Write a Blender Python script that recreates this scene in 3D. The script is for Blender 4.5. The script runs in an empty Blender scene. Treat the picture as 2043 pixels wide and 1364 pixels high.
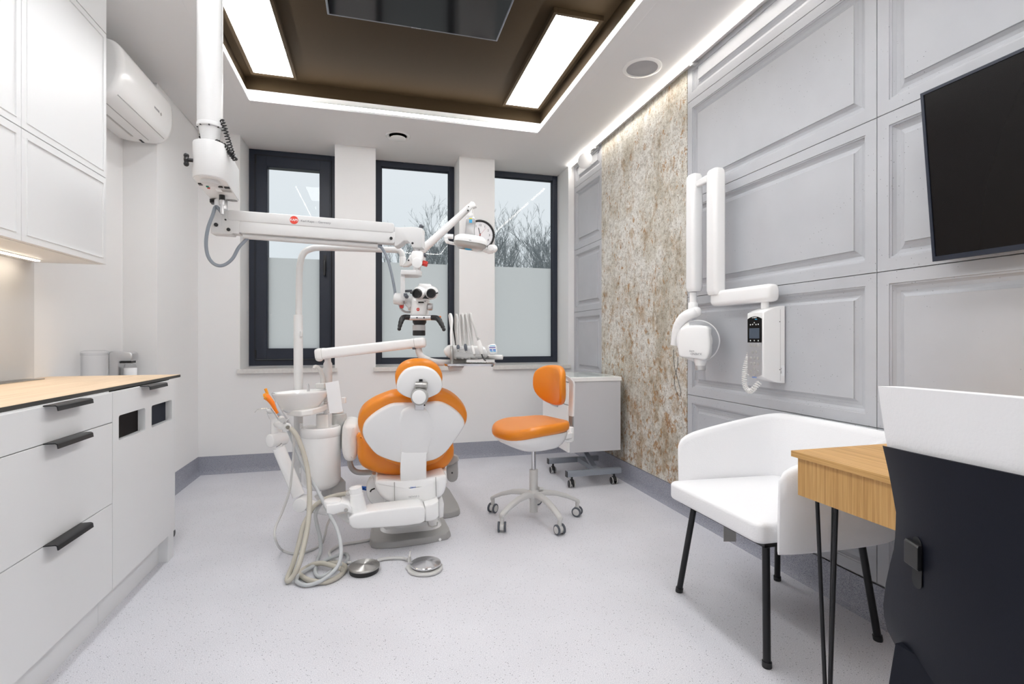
import bpy, math, random
from mathutils import Vector, Matrix
sc = bpy.context.scene
COL = sc.collection
PI = math.pi
V = Vector
# ------------------------------------------------------------------ camera
HC = 1.09; TH = 0.2660; FPX = 1007.6; CX = 1021.5; HY = 675.5
CA, SA = math.cos(TH), math.sin(TH)
FWD = V((SA, CA, 0)); RGT = V((CA, -SA, 0)); UP = V((0, 0, 1))
def D(px, py, d):                 # point seen at (px,py) at distance d along the view axis
    return V((0, 0, HC)) + FWD*d + RGT*((px-CX)/FPX*d) + UP*((HY-py)/FPX*d)
def ray(px, py): return FWD + RGT*((px-CX)/FPX) + UP*((HY-py)/FPX)
def AX(px, py, x): r = ray(px, py); return V((0, 0, HC)) + r*(x/r.x)
def AY(px, py, y): r = ray(px, py); return V((0, 0, HC)) + r*(y/r.y)
def AZ(px, py, z): r = ray(px, py); return V((0, 0, HC)) + r*((z-HC)/r.z)
def onplane(px, py, p0, n):
    r = ray(px, py); o = V((0, 0, HC)); return o + r*((p0-o).dot(n)/r.dot(n))
cam = bpy.data.cameras.new('camera'); cob = bpy.data.objects.new('camera', cam); COL.objects.link(cob)
cob.location = (0, 0, HC); cob.rotation_euler = (PI/2, 0, -TH)
cam.sensor_width = 36; cam.lens = FPX/2043*36; cam.shift_y = (HY-682)/2043; cam.clip_start = .02; cam.clip_end = 300
sc.camera = cob
# ------------------------------------------------------------------ materials
MATS = {}
def mat(name, col, rough=.5, metal=0, spec=.5, coat=0, bump=0, bscale=200, emit=None, es=0, trans=0, noise=0, nscale=8, sss=0):
    m = bpy.data.materials.new(name); m.use_nodes = True; nt = m.node_tree; b = nt.nodes['Principled BSDF']
    b.inputs['Base Color'].default_value = (*col, 1); b.inputs['Roughness'].default_value = rough
    b.inputs['Metallic'].default_value = metal; b.inputs['Specular IOR Level'].default_value = spec
    b.inputs['Coat Weight'].default_value = coat
    if trans: b.inputs['Transmission Weight'].default_value = trans
    if emit: b.inputs['Emission Color'].default_value = (*emit, 1); b.inputs['Emission Strength'].default_value = es
    tc = nt.nodes.new('ShaderNodeTexCoord')
    if noise:
        n = nt.nodes.new('ShaderNodeTexNoise'); n.inputs['Scale'].default_value = nscale; n.inputs['Detail'].default_value = 4
        nt.links.new(tc.outputs['Object'], n.inputs['Vector'])
        mx = nt.nodes.new('ShaderNodeMixRGB'); mx.blend_type = 'MULTIPLY'; mx.inputs[0].default_value = 1
        r = nt.nodes.new('ShaderNodeMapRange'); r.inputs[3].default_value = 1-noise; r.inputs[4].default_value = 1+noise
        nt.links.new(n.outputs['Fac'], r.inputs[0]); mx.inputs[1].default_value = (*col, 1)
        nt.links.new(r.outputs[0], mx.inputs[2]); nt.links.new(mx.outputs[0], b.inputs['Base Color'])
    if bump:
        n = nt.nodes.new('ShaderNodeTexNoise'); n.inputs['Scale'].default_value = bscale; n.inputs['Detail'].default_value = 3
        nt.links.new(tc.outputs['Object'], n.inputs['Vector'])
        bp = nt.nodes.new('ShaderNodeBump'); bp.inputs['Strength'].default_value = bump; bp.inputs['Distance'].default_value = .002
        nt.links.new(n.outputs['Fac'], bp.inputs['Height']); nt.links.new(bp.outputs[0], b.inputs['Normal'])
    MATS[name] = m
    return m
def emat(name, col, s):
    m = bpy.data.materials.new(name); m.use_nodes = True; nt = m.node_tree; nt.nodes.clear()
    e = nt.nodes.new('ShaderNodeEmission'); e.inputs[0].default_value = (*col, 1); e.inputs[1].default_value = s
    o = nt.nodes.new('ShaderNodeOutputMaterial'); nt.links.new(e.outputs[0], o.inputs[0]); MATS[name] = m
    return m
wallp = mat('wall_paint', (.79, .79, .79), .85, bump=.05, bscale=300)
ceilp = mat('ceiling_paint', (.80, .80, .80), .9)
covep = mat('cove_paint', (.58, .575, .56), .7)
brownp = mat('brown_paint', (.036, .0235, .0120), .8, spec=.08)
frm = mat('anthracite_aluminium', (.013, .019, .035), .42, noise=.08, nscale=30)
frmd = mat('anthracite_gasket', (.006, .007, .009), .6)
whp = mat('white_plastic', (.89, .89, .885), .22, coat=.2)
whm = mat('white_powder_coat', (.70, .70, .70), .38)
offw = mat('cream_plastic', (.84, .83, .81), .35)
porc = mat('porcelain', (.86, .86, .85), .07, coat=.6)
lac = mat('white_lacquer', (.755, .76, .765), .42)
gry = mat('grey_plastic', (.40, .395, .385), .42)
lgry = mat('light_grey_plastic', (.60, .595, .58), .4)
dgry = mat('slate_rubber', (.09, .10, .12), .55)
blk = mat('black_plastic', (.012, .012, .013), .38)
blkm = mat('black_metal', (.010, .010, .012), .3, metal=.3)
scrn = mat('screen_glass', (.006, .005, .005), .22, spec=.18)
scrc = mat('ceiling_screen_glass', (.006, .006, .007), .10, spec=.35)
navy = mat('navy_plastic', (.012, .018, .035), .35)
chrm = mat('chrome', (.72, .72, .73), .16, metal=1)
stl = mat('brushed_steel', (.47, .46, .44), .33, metal=1, bump=.1, bscale=150)
band_m = mat('satin_grey_band', (.52, .53, .55), .3, metal=.55)
silv = mat('silver_paint', (.50, .51, .53), .35, metal=.6)
alum = mat('satin_aluminium', (.66, .66, .67), .38, metal=.9)
stgr = mat('grey_steel_paint', (.30, .33, .37), .4, metal=.3)
cartg = mat('cart_grey_laminate', (.57, .575, .60), .5)
org = mat('orange_vinyl', (.78, .245, .012), .34, bump=.25, bscale=120, coat=.1)
orp = mat('orange_plastic', (.95, .22, .005), .4)
ory = mat('amber_plastic', (.85, .32, .01), .4)
lth = mat('white_leather', (.86, .86, .87), .48, bump=.35, bscale=180)
red = mat('red_plastic', (.55, .03, .02), .35)
rlog = mat('red_print', (.78, .06, .035), .5)
ink = mat('dark_print', (.05, .05, .055), .6)
inkg = mat('grey_print', (.28, .28, .30), .6)
inkw = mat('white_print', (.8, .8, .8), .6)
inkb = mat('blue_print', (.03, .18, .62), .6)
cyan = mat('cyan_print', (.05, .42, .72), .6)
yel = mat('yellow_print', (.70, .62, .02), .6)
blu = mat('blue_plastic', (.01, .12, .5), .4)
beige = mat('beige_hose_rubber', (.52, .49, .42), .5)
ghose = mat('grey_hose_rubber', (.50, .52, .53), .45)
bhose = mat('blue_grey_hose', (.24, .27, .31), .45)
base_m = mat('base_plate_plastic', (.37, .365, .355), .38, bump=.15, bscale=500)
shell = mat('midnight_shell_plastic', (.006, .0075, .014), .5, spec=.2, bump=.15, bscale=900)
darkin = mat('dark_smoked_insert', (.006, .004, .004), .5, spec=.08)
darkb = mat('dark_blue_insert', (.016, .020, .032), .5, spec=.1)
green = mat('green_plastic', (.0, .25, .17), .4)
paper = mat('paper', (.86, .87, .88), .8)
spk = mat('speaker_mesh', (.42, .42, .44), .7, bump=.5, bscale=1500)
clockf = mat('clock_dial', (.80, .80, .83), .4)
conc = None
tglass = None
panelE = emat('panel_light', (.985, .99, 1), 13.5)
coveE = emat('cove_led', (1, .99, .975), 52)
stripE = emat('strip_led', (1, .94, .86), 26)
underE = emat('under_cabinet_led', (1, .86, .68), 22)
lampE = mat('display_blue', (.06, .08, .11), .3, emit=(.35, .5, .8), es=.01)

def nodes(m): return m.node_tree, m.node_tree.nodes, m.node_tree.links
def ramp(nt, stops, interp='LINEAR'):
    r = nt.nodes.new('ShaderNodeValToRGB'); r.color_ramp.interpolation = interp
    e = r.color_ramp.elements
    while len(e) < len(stops): e.new(.5)
    for i, (p, c) in enumerate(stops): e[i].position = p; e[i].color = (*c, 1)
    return r
def tex(nt, kind, scale, coord='Object', stretch=None, **kw):
    tc = nt.nodes.new('ShaderNodeTexCoord'); mp = nt.nodes.new('ShaderNodeMapping')
    nt.links.new(tc.outputs[coord], mp.inputs[0])
    if stretch: mp.inputs['Scale'].default_value = stretch
    t = nt.nodes.new('ShaderNodeTex'+kind)
    if 'Scale' in t.inputs: t.inputs['Scale'].default_value = scale
    for k, v in kw.items():
        if k in t.inputs: t.inputs[k].default_value = v
    nt.links.new(mp.outputs[0], t.inputs['Vector'])
    return t
def mixc(nt, fac, a, b, blend='MIX'):
    mx = nt.nodes.new('ShaderNodeMixRGB'); mx.blend_type = blend
    for i, v in ((0, fac), (1, a), (2, b)):
        if isinstance(v, (int, float)): mx.inputs[i].default_value = v
        elif isinstance(v, tuple): mx.inputs[i].default_value = (*v, 1)
        else: nt.links.new(v, mx.inputs[i])
    return mx.outputs[0]
def vinyl(name, base, dark, light, rough):
    m = mat(name, base, rough); nt, ns, lk = nodes(m); b = ns['Principled BSDF']
    n1 = tex(nt, 'Noise', 330, Detail=2); r1 = ramp(nt, [(.35, dark), (.5, base), (.68, light)])
    lk.new(n1.outputs['Fac'], r1.inputs[0])
    v = tex(nt, 'Voronoi', 75); r2 = ramp(nt, [(0, (0, 0, 0)), (.12, (0, 0, 0)), (.17, (1, 1, 1))]); lk.new(v.outputs['Distance'], r2.inputs[0])
    c = mixc(nt, r2.outputs[0], tuple(x*.6 for x in dark), r1.outputs[0])
    n3 = tex(nt, 'Noise', 3, Detail=3); r3 = ramp(nt, [(.3, (.95, .95, .95)), (.7, (1.03, 1.03, 1.03))]); lk.new(n3.outputs['Fac'], r3.inputs[0])
    c2 = mixc(nt, 1.0, c, r3.outputs[0], 'MULTIPLY'); lk.new(c2, b.inputs['Base Color'])
    return m
floorm = vinyl('speckled_vinyl', (.69, .69, .73), (.56, .56, .61), (.80, .80, .83), .42)
skirt = vinyl('speckled_vinyl_skirting', (.30, .31, .36), (.20, .21, .26), (.42, .43, .48), .5)
def wood(name, c1, c2, c3, axis, rough=.45, sc_=1.0):
    m = mat(name, c1, rough); nt, ns, lk = nodes(m); b = ns['Principled BSDF']
    st = [48*sc_, 48*sc_, 48*sc_]; st[axis] = 1.1*sc_
    n = tex(nt, 'Noise', 2.2, stretch=tuple(st), Detail=6, Roughness=.65, Distortion=.4)
    r = ramp(nt, [(.30, c2), (.48, c1), (.62, c3)]); lk.new(n.outputs['Fac'], r.inputs[0])
    st2 = [320*sc_]*3; st2[axis] = 3*sc_
    n2 = tex(nt, 'Noise', 2.0, stretch=tuple(st2), Detail=3); r2 = ramp(nt, [(.36, (.72, .66, .58)), (.5, (1, 1, 1))]); lk.new(n2.outputs['Fac'], r2.inputs[0])
    lk.new(mixc(nt, .6, r.outputs[0], r2.outputs[0], 'MULTIPLY'), b.inputs['Base Color'])
    return m
oakx = wood('oak_veneer_top', (.58, .335, .115), (.46, .245, .075), (.66, .40, .155), 1)
oakz = wood('oak_veneer_apron', (.56, .32, .11), (.44, .235, .07), (.64, .39, .15), 2)
loak = wood('light_oak_laminate', (.80, .615, .43), (.74, .55, .36), (.85, .67, .48), 1, .5, .5)
compact = mat('black_compact_core', (.035, .034, .030), .5)
# pale cement cladding with small air holes
conc = mat('grey_cement', (.47, .48, .505), .6); nt, ns, lk = nodes(conc)
n = tex(nt, 'Noise', 3.5, Detail=5); r = ramp(nt, [(.3, (.45, .46, .485)), (.7, (.50, .51, .535))]); lk.new(n.outputs['Fac'], r.inputs[0])
v = tex(nt, 'Voronoi', 62); r2 = ramp(nt, [(0, (0, 0, 0)), (.075, (0, 0, 0)), (.10, (1, 1, 1))]); lk.new(v.outputs['Distance'], r2.inputs[0])
n4 = tex(nt, 'Noise', 5, Detail=2); r4 = ramp(nt, [(.50, (1, 1, 1)), (.58, (0, 0, 0))]); lk.new(n4.outputs['Fac'], r4.inputs[0])
pit = mixc(nt, 1.0, r2.outputs[0], r4.outputs[0], 'ADD')
lk.new(mixc(nt, pit, (.13, .13, .14), r.outputs[0]), ns['Principled BSDF'].inputs['Base Color'])
# rust stone veneer
rust = mat('rust_stone', (.5, .48, .42), .6); nt, ns, lk = nodes(rust)
b0 = tex(nt, 'Noise', 4.5, stretch=(1, 1, .65), Detail=6, Roughness=.7); ra = ramp(nt, [(.30, (.42, .38, .31)), (.42, (.57, .545, .48)), (.55, (.69, .68, .645))]); lk.new(b0.outputs['Fac'], ra.inputs[0])
b1 = tex(nt, 'Noise', 34, Detail=7, Roughness=.72); rb = ramp(nt, [(.36, (.45, .41, .35)), (.47, (.85, .83, .79)), (.62, (1.1, 1.1, 1.08))]); lk.new(b1.outputs['Fac'], rb.inputs[0])
c = mixc(nt, .75, ra.outputs[0], rb.outputs[0], 'MULTIPLY')
b2 = tex(nt, 'Noise', 26, stretch=(1, 1, .7), Detail=6, Roughness=.68, Distortion=.5); rc = ramp(nt, [(.585, (0, 0, 0)), (.64, (.9, .9, .9))]); tcz = nt.nodes.new('ShaderNodeTexCoord'); sz = nt.nodes.new('ShaderNodeSeparateXYZ'); lk.new(tcz.outputs['Object'], sz.inputs[0]); mz = nt.nodes.new('ShaderNodeMapRange'); mz.inputs[1].default_value = .1; mz.inputs[2].default_value = 1.9; mz.inputs[3].default_value = .055; mz.inputs[4].default_value = -.005; lk.new(sz.outputs[2], mz.inputs[0]); ad = nt.nodes.new('ShaderNodeMath'); lk.new(b2.outputs['Fac'], ad.inputs[0]); lk.new(mz.outputs[0], ad.inputs[1]); lk.new(ad.outputs[0], rc.inputs[0])
b3 = tex(nt, 'Noise', 60, Detail=3); rd = ramp(nt, [(.3, (.24, .12, .05)), (.6, (.44, .26, .11))]); lk.new(b3.outputs['Fac'], rd.inputs[0])
c = mixc(nt, rc.outputs[0], c, rd.outputs[0])
b5 = tex(nt, 'Noise', 8, stretch=(1, 1, .55), Detail=9, Roughness=.75, Distortion=.3); r5 = ramp(nt, [(.53, (0, 0, 0)), (.62, (.75, .75, .75))]); ad2 = nt.nodes.new('ShaderNodeMath'); lk.new(b5.outputs['Fac'], ad2.inputs[0]); lk.new(mz.outputs[0], ad2.inputs[1]); lk.new(ad2.outputs[0], r5.inputs[0]); c = mixc(nt, r5.outputs[0], c, mixc(nt, 1.0, c, (.62, .46, .30), 'MULTIPLY'))
b4 = tex(nt, 'Noise', 95, Detail=2); re_ = ramp(nt, [(.62, (0, 0, 0)), (.68, (1, 1, 1))]); lk.new(b4.outputs['Fac'], re_.inputs[0])
c = mixc(nt, re_.outputs[0], c, (.20, .12, .05))
lk.new(c, ns['Principled BSDF'].inputs['Base Color'])
bp = nt.nodes.new('ShaderNodeBump'); bp.inputs['Strength'].default_value = .5; bp.inputs['Distance'].default_value = .004
lk.new(b1.outputs['Fac'], bp.inputs['Height']); lk.new(bp.outputs[0], ns['Principled BSDF'].inputs['Normal'])
stone = mat('sill_stone', (.66, .65, .63), .35, noise=.15, nscale=60)
bark = mat('hazed_grey_bark', (.27, .30, .315), .9)  # bark made paler and bluer, distance haze put into its colour
soil = mat('winter_grass', (.40, .41, .36), .95, noise=.3, nscale=1)
# window glass: clear with mirror reflection by Fresnel; frosted film: translucent
def thin_glass(name):
    m = bpy.data.materials.new(name); m.use_nodes = True; nt = m.node_tree; nt.nodes.clear()
    t = nt.nodes.new('ShaderNodeBsdfTransparent'); t.inputs[0].default_value = (.96, .975, .98, 1)
    g = nt.nodes.new('ShaderNodeBsdfGlossy'); g.inputs['Roughness'].default_value = .005
    f = nt.nodes.new('ShaderNodeFresnel'); f.inputs[0].default_value = 1.5
    mx = nt.nodes.new('ShaderNodeMixShader'); o = nt.nodes.new('ShaderNodeOutputMaterial')
    mu = nt.nodes.new('ShaderNodeMath'); mu.operation = 'MULTIPLY'; mu.inputs[1].default_value = .38
    nt.links.new(f.outputs[0], mu.inputs[0]); nt.links.new(mu.outputs[0], mx.inputs[0])
    nt.links.new(t.outputs[0], mx.inputs[1]); nt.links.new(g.outputs[0], mx.inputs[2]); nt.links.new(mx.outputs[0], o.inputs[0])
    return m
wglass = thin_glass('window_glass')
tglass = thin_glass('clear_plastic'); _n = tglass.node_tree; _n.nodes['Transparent BSDF'].inputs[0].default_value = (.985, .987, .99, 1)
_lw = _n.nodes.new('ShaderNodeLayerWeight'); _lw.inputs[0].default_value = .25; _pw = _n.nodes['Math']; _pw.inputs[1].default_value = .30; _n.links.new(_lw.outputs['Facing'], _pw.inputs[0])
_n.nodes['Glossy BSDF'].inputs[1].default_value = .1; _n.nodes['Glossy BSDF'].inputs[0].default_value = (.62, .63, .65, 1)
def film():
    m = bpy.data.materials.new('frosted_film'); m.use_nodes = True; nt = m.node_tree; nt.nodes.clear()
    t = nt.nodes.new('ShaderNodeBsdfTranslucent'); t.inputs[0].default_value = (.98, .985, .99, 1)
    d = nt.nodes.new('ShaderNodeBsdfDiffuse'); d.inputs[0].default_value = (.55, .57, .58, 1)
    mx = nt.nodes.new('ShaderNodeMixShader'); mx.inputs[0].default_value = .12; o = nt.nodes.new('ShaderNodeOutputMaterial')
    nt.links.new(t.outputs[0], mx.inputs[1]); nt.links.new(d.outputs[0], mx.inputs[2]); nt.links.new(mx.outputs[0], o.inputs[0])
    return m
frost = film()
bspl = mat('glass_backsplash', (.70, .70, .70), .06, coat=.5)
# ------------------------------------------------------------------ mesh builder
def frame(d):
    d = d.normalized(); a = V((0, 0, 1)) if abs(d.z) < .9 else V((1, 0, 0))
    u = d.cross(a).normalized(); v = d.cross(u).normalized()
    return u, v
def spline(pts, k=6, closed=False):
    pts = [V(p) for p in pts]; out = []; n = len(pts)
    rng = range(n if closed else n-1)
    for i in rng:
        g = (lambda j: pts[j % n]) if closed else (lambda j: pts[max(0, min(n-1, j))])
        p0, p1, p2, p3 = g(i-1), g(i), g(i+1), g(i+2)
        for s in range(k):
            t = s/k
            out.append(.5*((2*p1) + (p2-p0)*t + (2*p0-5*p1+4*p2-p3)*t*t + (3*p1-p0-3*p2+p3)*t**3))
    if not closed: out.append(pts[-1])
    return out
class M:
    def __init__(s): s.v = []; s.f = []
    def add(s, vs, fs):
        o = len(s.v); s.v += [V(p) for p in vs]; s.f += [tuple(i+o for i in f) for f in fs]; return s
    def box(s, x0, x1, y0, y1, z0, z1):
        return s.add([(x, y, z) for z in (z0, z1) for y in (y0, y1) for x in (x0, x1)],
                     [(0, 2, 3, 1), (4, 5, 7, 6), (0, 1, 5, 4), (2, 6, 7, 3), (0, 4, 6, 2), (1, 3, 7, 5)])
    def obox(s, c, w, d, h, ax=None):        # box of size w,d,h along axes ax, centred at c
        X, Y, Z = ax or (RGT, FWD, UP); c = V(c)
        return s.add([c + X*(i*w/2) + Y*(j*d/2) + Z*(k*h/2) for k in (-1, 1) for j in (-1, 1) for i in (-1, 1)],
                     [(0, 2, 3, 1), (4, 5, 7, 6), (0, 1, 5, 4), (2, 6, 7, 3), (0, 4, 6, 2), (1, 3, 7, 5)])
    def loft(s, rings, caps=True, closed=False):
        n = len(rings[0]); o = len(s.v); vs = [V(p) for r in rings for p in r]; fs = []
        m = len(rings)
        for i in range(m if closed else m-1):
            a, b = i*n, ((i+1) % m)*n
            for j in range(n): k = (j+1) % n; fs.append((a+j, a+k, b+k, b+j))
        if caps and not closed: fs.append(tuple(range(n))[::-1]); fs.append(tuple((m-1)*n+j for j in range(n)))
        return s.add(vs, fs)
    def cyl(s, p0, p1, r0, r1=None, n=20, rnd=0):
        p0, p1 = V(p0), V(p1); r1 = r0 if r1 is None else r1; u, v = frame(p1-p0); d = (p1-p0).normalized()
        L = [(p0, r0), (p1, r1)]
        if rnd: L = [(p0, r0-rnd), (p0+d*rnd*.3, r0-rnd*.3), (p0+d*rnd, r0), (p1-d*rnd, r1), (p1-d*rnd*.3, r1-rnd*.3), (p1, r1-rnd)]
        return s.loft([[c + (u*math.cos(2*PI*j/n)+v*math.sin(2*PI*j/n))*r for j in range(n)] for c, r in L])
    def tube(s, pts, r, n=12, closed=False):
        pts = [V(p) for p in pts]; m = len(pts); rr = r if isinstance(r, (list, tuple)) else [r]*m
        rings = []; u = None
        for i, p in enumerate(pts):
            if closed: t = pts[(i+1) % m]-pts[i-1]
            else: t = pts[min(i+1, m-1)]-pts[max(i-1, 0)]
            t = t.normalized() if t.length > 1e-9 else V((0, 0, 1))
            if u is None: u, _ = frame(t)
            u = (u - t*u.dot(t)); u = u.normalized() if u.length > 1e-6 else frame(t)[0]
            w = t.cross(u)
            q = rr[i*(len(rr)-1)//max(1, m-1)] if len(rr) != m else rr[i]
            rings.append([p + (u*math.cos(2*PI*j/n)+w*math.sin(2*PI*j/n))*q for j in range(n)])
        return s.loft(rings, closed=closed)
    def lathe(s, prof, c=(0, 0, 0), ax=(0, 0, 1), n=32, sx=1, sy=1, u=None, caps=True):
        c = V(c); ax = V(ax).normalized()
        if u is None: u, w = frame(ax)
        else: u = V(u).normalized(); w = ax.cross(u)
        return s.loft([[c + ax*h + (u*math.cos(2*PI*j/n)*sx+w*math.sin(2*PI*j/n)*sy)*max(r, 1e-4) for j in range(n)] for r, h in prof], caps=caps)
    def prism(s, pts, d, rnd=0, seg=3, crown=0, both=True):   # outline extruded by vector d with rounded rims
        pts = [V(p) for p in pts]; d = V(d); T = d.length; w = d/T; n = len(pts)
        c = sum(pts, V())/n
        nr = V()
        for i in range(n): nr += (pts[i]-c).cross(pts[(i+1) % n]-c)
        sg = 1 if nr.dot(w) > 0 else -1
        offs = []
        for i in range(n):
            e1 = (pts[i]-pts[i-1]); e2 = (pts[(i+1) % n]-pts[i])
            e1 = e1.normalized() if e1.length else e2; e2 = e2.normalized() if e2.length else e1
            t = (e1+e2); t = t.normalized() if t.length > 1e-6 else e1
            o = w.cross(t)*sg; k = max(.5, t.dot(e2.normalized())); offs.append(o/k)
        def ring(inset, h): return [p + o*inset + w*h for p, o in zip(pts, offs)]
        R = []
        if rnd:
            lo = [(rnd*(1-math.sin(a)), rnd*(1-math.cos(a))) for a in [PI/2*i/seg for i in range(seg+1)]]
            if both:
                if crown: R += [[c+(p-c)*q + w*(-crown*(1-q*q)) for p in ring(rnd, 0)] for q in (.3, .65, .85)]
                R += [ring(i, h) for i, h in lo]
            else: R += [ring(0, 0)]
            R += [ring(i, T-h) for i, h in lo[::-1]]
            if crown: R += [[c+w*0+(p-c-w*T)*q+w*T + w*(crown*(1-q*q)) for p in ring(rnd, T)] for q in (.85, .65, .3)]
        else: R = [ring(0, 0), ring(0, T)]
        return s.loft(R)
    def ball(s, c, r, n=16, sx=1, sy=1, sz=1):
        c = V(c); R = []
        for i in range(1, n): a = PI*i/n; R.append([c+V((r*sx*math.sin(a)*math.cos(2*PI*j/n), r*sy*math.sin(a)*math.sin(2*PI*j/n), r*sz*math.cos(a))) for j in range(n)])
        return s.loft(R)
    def tf(s, f, i0=0):
        for i in range(i0, len(s.v)): s.v[i] = V(f(s.v[i]))
        return s
    def __iadd__(s, o): s.add(o.v, o.f); return s
def rrect(w, h, r, n=4):
    out = []
    for cx, cy, a0 in ((w/2-r, h/2-r, 0), (-w/2+r, h/2-r, PI/2), (-w/2+r, -h/2+r, PI), (w/2-r, -h/2+r, 3*PI/2)):
        for i in range(n+1): a = a0+PI/2*i/n; out.append((cx+r*math.cos(a), cy+r*math.sin(a)))
    return out
def plane_pts(o, u, v, pts): o, u, v = V(o), V(u), V(v); return [o+u*a+v*b for a, b in pts]
def circ(r, n=24, ry=None): ry = ry or r; return [(r*math.cos(2*PI*i/n), ry*math.sin(2*PI*i/n)) for i in range(n)]
def obj(name, m, material, parent=None, bevel=0, seg=2, sharp=35, sub=0, label=None):
    me = bpy.data.meshes.new(name); off = V((0, 0, 0)); p = parent
    while p is not None: off += V(p.location); p = p.parent
    me.from_pydata([tuple(q-off) if not LOCAL[0] else tuple(q) for q in m.v], [], m.f)
    import bmesh
    bm = bmesh.new(); bm.from_mesh(me); bmesh.ops.recalc_face_normals(bm, faces=bm.faces[:]); bm.to_mesh(me); bm.free()
    me.materials.append(material)
    for q in me.polygons: q.use_smooth = True
    me.set_sharp_from_angle(angle=math.radians(sharp))
    o = bpy.data.objects.new(name, me); COL.objects.link(o)
    if parent is not None: o.parent = parent
    if bevel:
        b = o.modifiers.new('bevel', 'BEVEL'); b.width = bevel; b.segments = seg; b.limit_method = 'ANGLE'; b.angle_limit = math.radians(30); b.harden_normals = False
    if sub: q = o.modifiers.new('sub', 'SUBSURF'); q.levels = sub; q.render_levels = sub
    if label: o['label'] = label
    return o
LOCAL = [False]
def thing(name, loc, label, cat, group=None, rz=0):
    o = bpy.data.objects.new(name, None); COL.objects.link(o); o.location = loc; o.rotation_euler = (0, 0, rz)
    o.empty_display_size = .05
    o['label'] = label; o['category'] = cat
    if group: o['group'] = group
    return o
def tag(o, label, cat, group=None):
    o['label'] = label; o['category'] = cat
    if group: o['group'] = group
    return o
def struct(o): o['kind'] = 'structure'; return o
def copy_tree(o, parent=None):
    c = o.copy(); COL.objects.link(c); c.parent = parent
    for ch in list(o.children): copy_tree(ch, c)
    return c
def text(name, s, size, pos, xd, yd, material, parent, ext=.0004, align='CENTER', bold=0):
    cu = bpy.data.curves.new('t', 'FONT'); cu.body = s; cu.size = size; cu.extrude = ext; cu.align_x = align; cu.align_y = 'CENTER'; cu.resolution_u = 3; cu.offset = bold
    t = bpy.data.objects.new('t', cu); COL.objects.link(t); dg = bpy.context.evaluated_depsgraph_get(); dg.update()
    me0 = bpy.data.meshes.new_from_object(t.evaluated_get(dg)); bpy.data.objects.remove(t)
    X = V(xd).normalized(); Y = V(yd).normalized(); Z = X.cross(Y)
    m = M(); m.add([V(pos)+X*p.co.x+Y*p.co.y+Z*p.co.z for p in me0.vertices], [tuple(q.vertices) for q in me0.polygons])
    bpy.data.meshes.remove(me0)
    return obj(name, m, material, parent)
# ================================================================== the room
ZC = 2.755; YB = 4.57; YW = 4.87; XR = 1.868; XL = -1.557; XLN = -1.365; YS = 3.78; YF = -1.0; BH = .142
m = M(); m.box(XL-.1, XR+.1, YF-.1, YW+.1, -.1, 0); struct(obj('floor', m, floorm))
# ceiling with the recessed opening
RX0, RX1, RY0, RY1 = -.841, 1.272, -.30, 3.88  # unseen near end lengthened over the camera to bring more light forward
m = M(); t = .012
m.box(XL-.1, RX0, YF-.1, YW+.12, ZC, ZC+t); m.box(RX1, XR+.1, YF-.1, YW+.12, ZC, ZC+t)
m.box(RX0, RX1, YF-.1, RY0, ZC, ZC+t); m.box(RX0, RX1, RY1, YW+.12, ZC, ZC+t)
struct(obj('ceiling', m, ceilp))
# flat plaster border round the opening
m = M(); g = .075; h = .003
m.box(RX0-g, RX0, RY0-g, RY1+g, ZC-h, ZC); m.box(RX1, RX1+g, RY0-g, RY1+g, ZC-h, ZC); m.box(RX0, RX1, RY0-g, RY0, ZC-h, ZC); m.box(RX0, RX1, RY1, RY1+g, ZC-h, ZC)
struct(obj('trim_1', m, ceilp, bevel=.002))
c = .036; ZB = 2.845; ZT = 2.936
def ringbox(x0, x1, y0, y1, z0, z1, w=.02):
    m = M(); m.box(x0-w, x0, y0-w, y1+w, z0, z1); m.box(x1, x1+w, y0-w, y1+w, z0, z1); m.box(x0, x1, y0-w, y0, z0, z1); m.box(x0, x1, y1, y1+w, z0, z1); return m
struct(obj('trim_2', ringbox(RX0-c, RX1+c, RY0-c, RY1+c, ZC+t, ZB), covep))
struct(obj('trim_3', ringbox(RX0-c, RX1+c, RY0-c, RY1+c, ZB, ZT+.02), brownp))
m = M(); m.box(RX0-c, RX1+c, RY0-c, RY1+c, ZT, ZT+.02); struct(obj('trim_4', m, brownp))
t = thing('cove_light', ((RX0+RX1)/2, (RY0+RY1)/2, ZC+.02), 'warm white light line running round the inside edge of the brown ceiling recess', 'light')
e = .004
for a, b in (((RX0-.0045, RX0-.0008, RY0, RY1), (RX0-.008, RX0-.0045, RY0, RY1)), ((RX1+.0008, RX1+.0045, RY0, RY1), (RX1+.0045, RX1+.008, RY0, RY1)), ((RX0, RX1, RY0-.0045, RY0-.0008), (RX0, RX1, RY0-.008, RY0-.0045)), ((RX0, RX1, RY1+.0008, RY1+.0045), (RX0, RX1, RY1+.0045, RY1+.008))):
    m = M(); m.box(*a, ZC+.0122, ZC+.034); obj('light_strip', m, coveE, t)
    m = M(); m.box(*b, ZC+.0122, ZC+.036); obj('profile', m, whm, t)
# walls
m = M()
m.box(XL-.1, XL, YF-.1, YS, 0, ZC); m.box(XL-.1, XLN, YS, YW+.1, 0, ZC); struct(obj('wall_left', m, wallp))
W1 = (-1.060, -.3268); W2 = (.0106, .7472); W3 = (1.0785, 1.8100); ZS = .852
m = M(); xs = [XLN, *W1, *W2, *W3, XR+.1]
for i in (0, 2, 4, 6): m.box(xs[i], xs[i+1], YB, YW+.1, 0, ZC)
for w in (W1, W2, W3): m.box(w[0], w[1], YB, YW+.1, 0, ZS-.045)
struct(obj('wall_back', m, wallp))
m = M(); m.box(XL-.1, XR+.1, YF-.1, YF, 0, ZC); struct(obj('wall_front', m, wallp))
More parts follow.
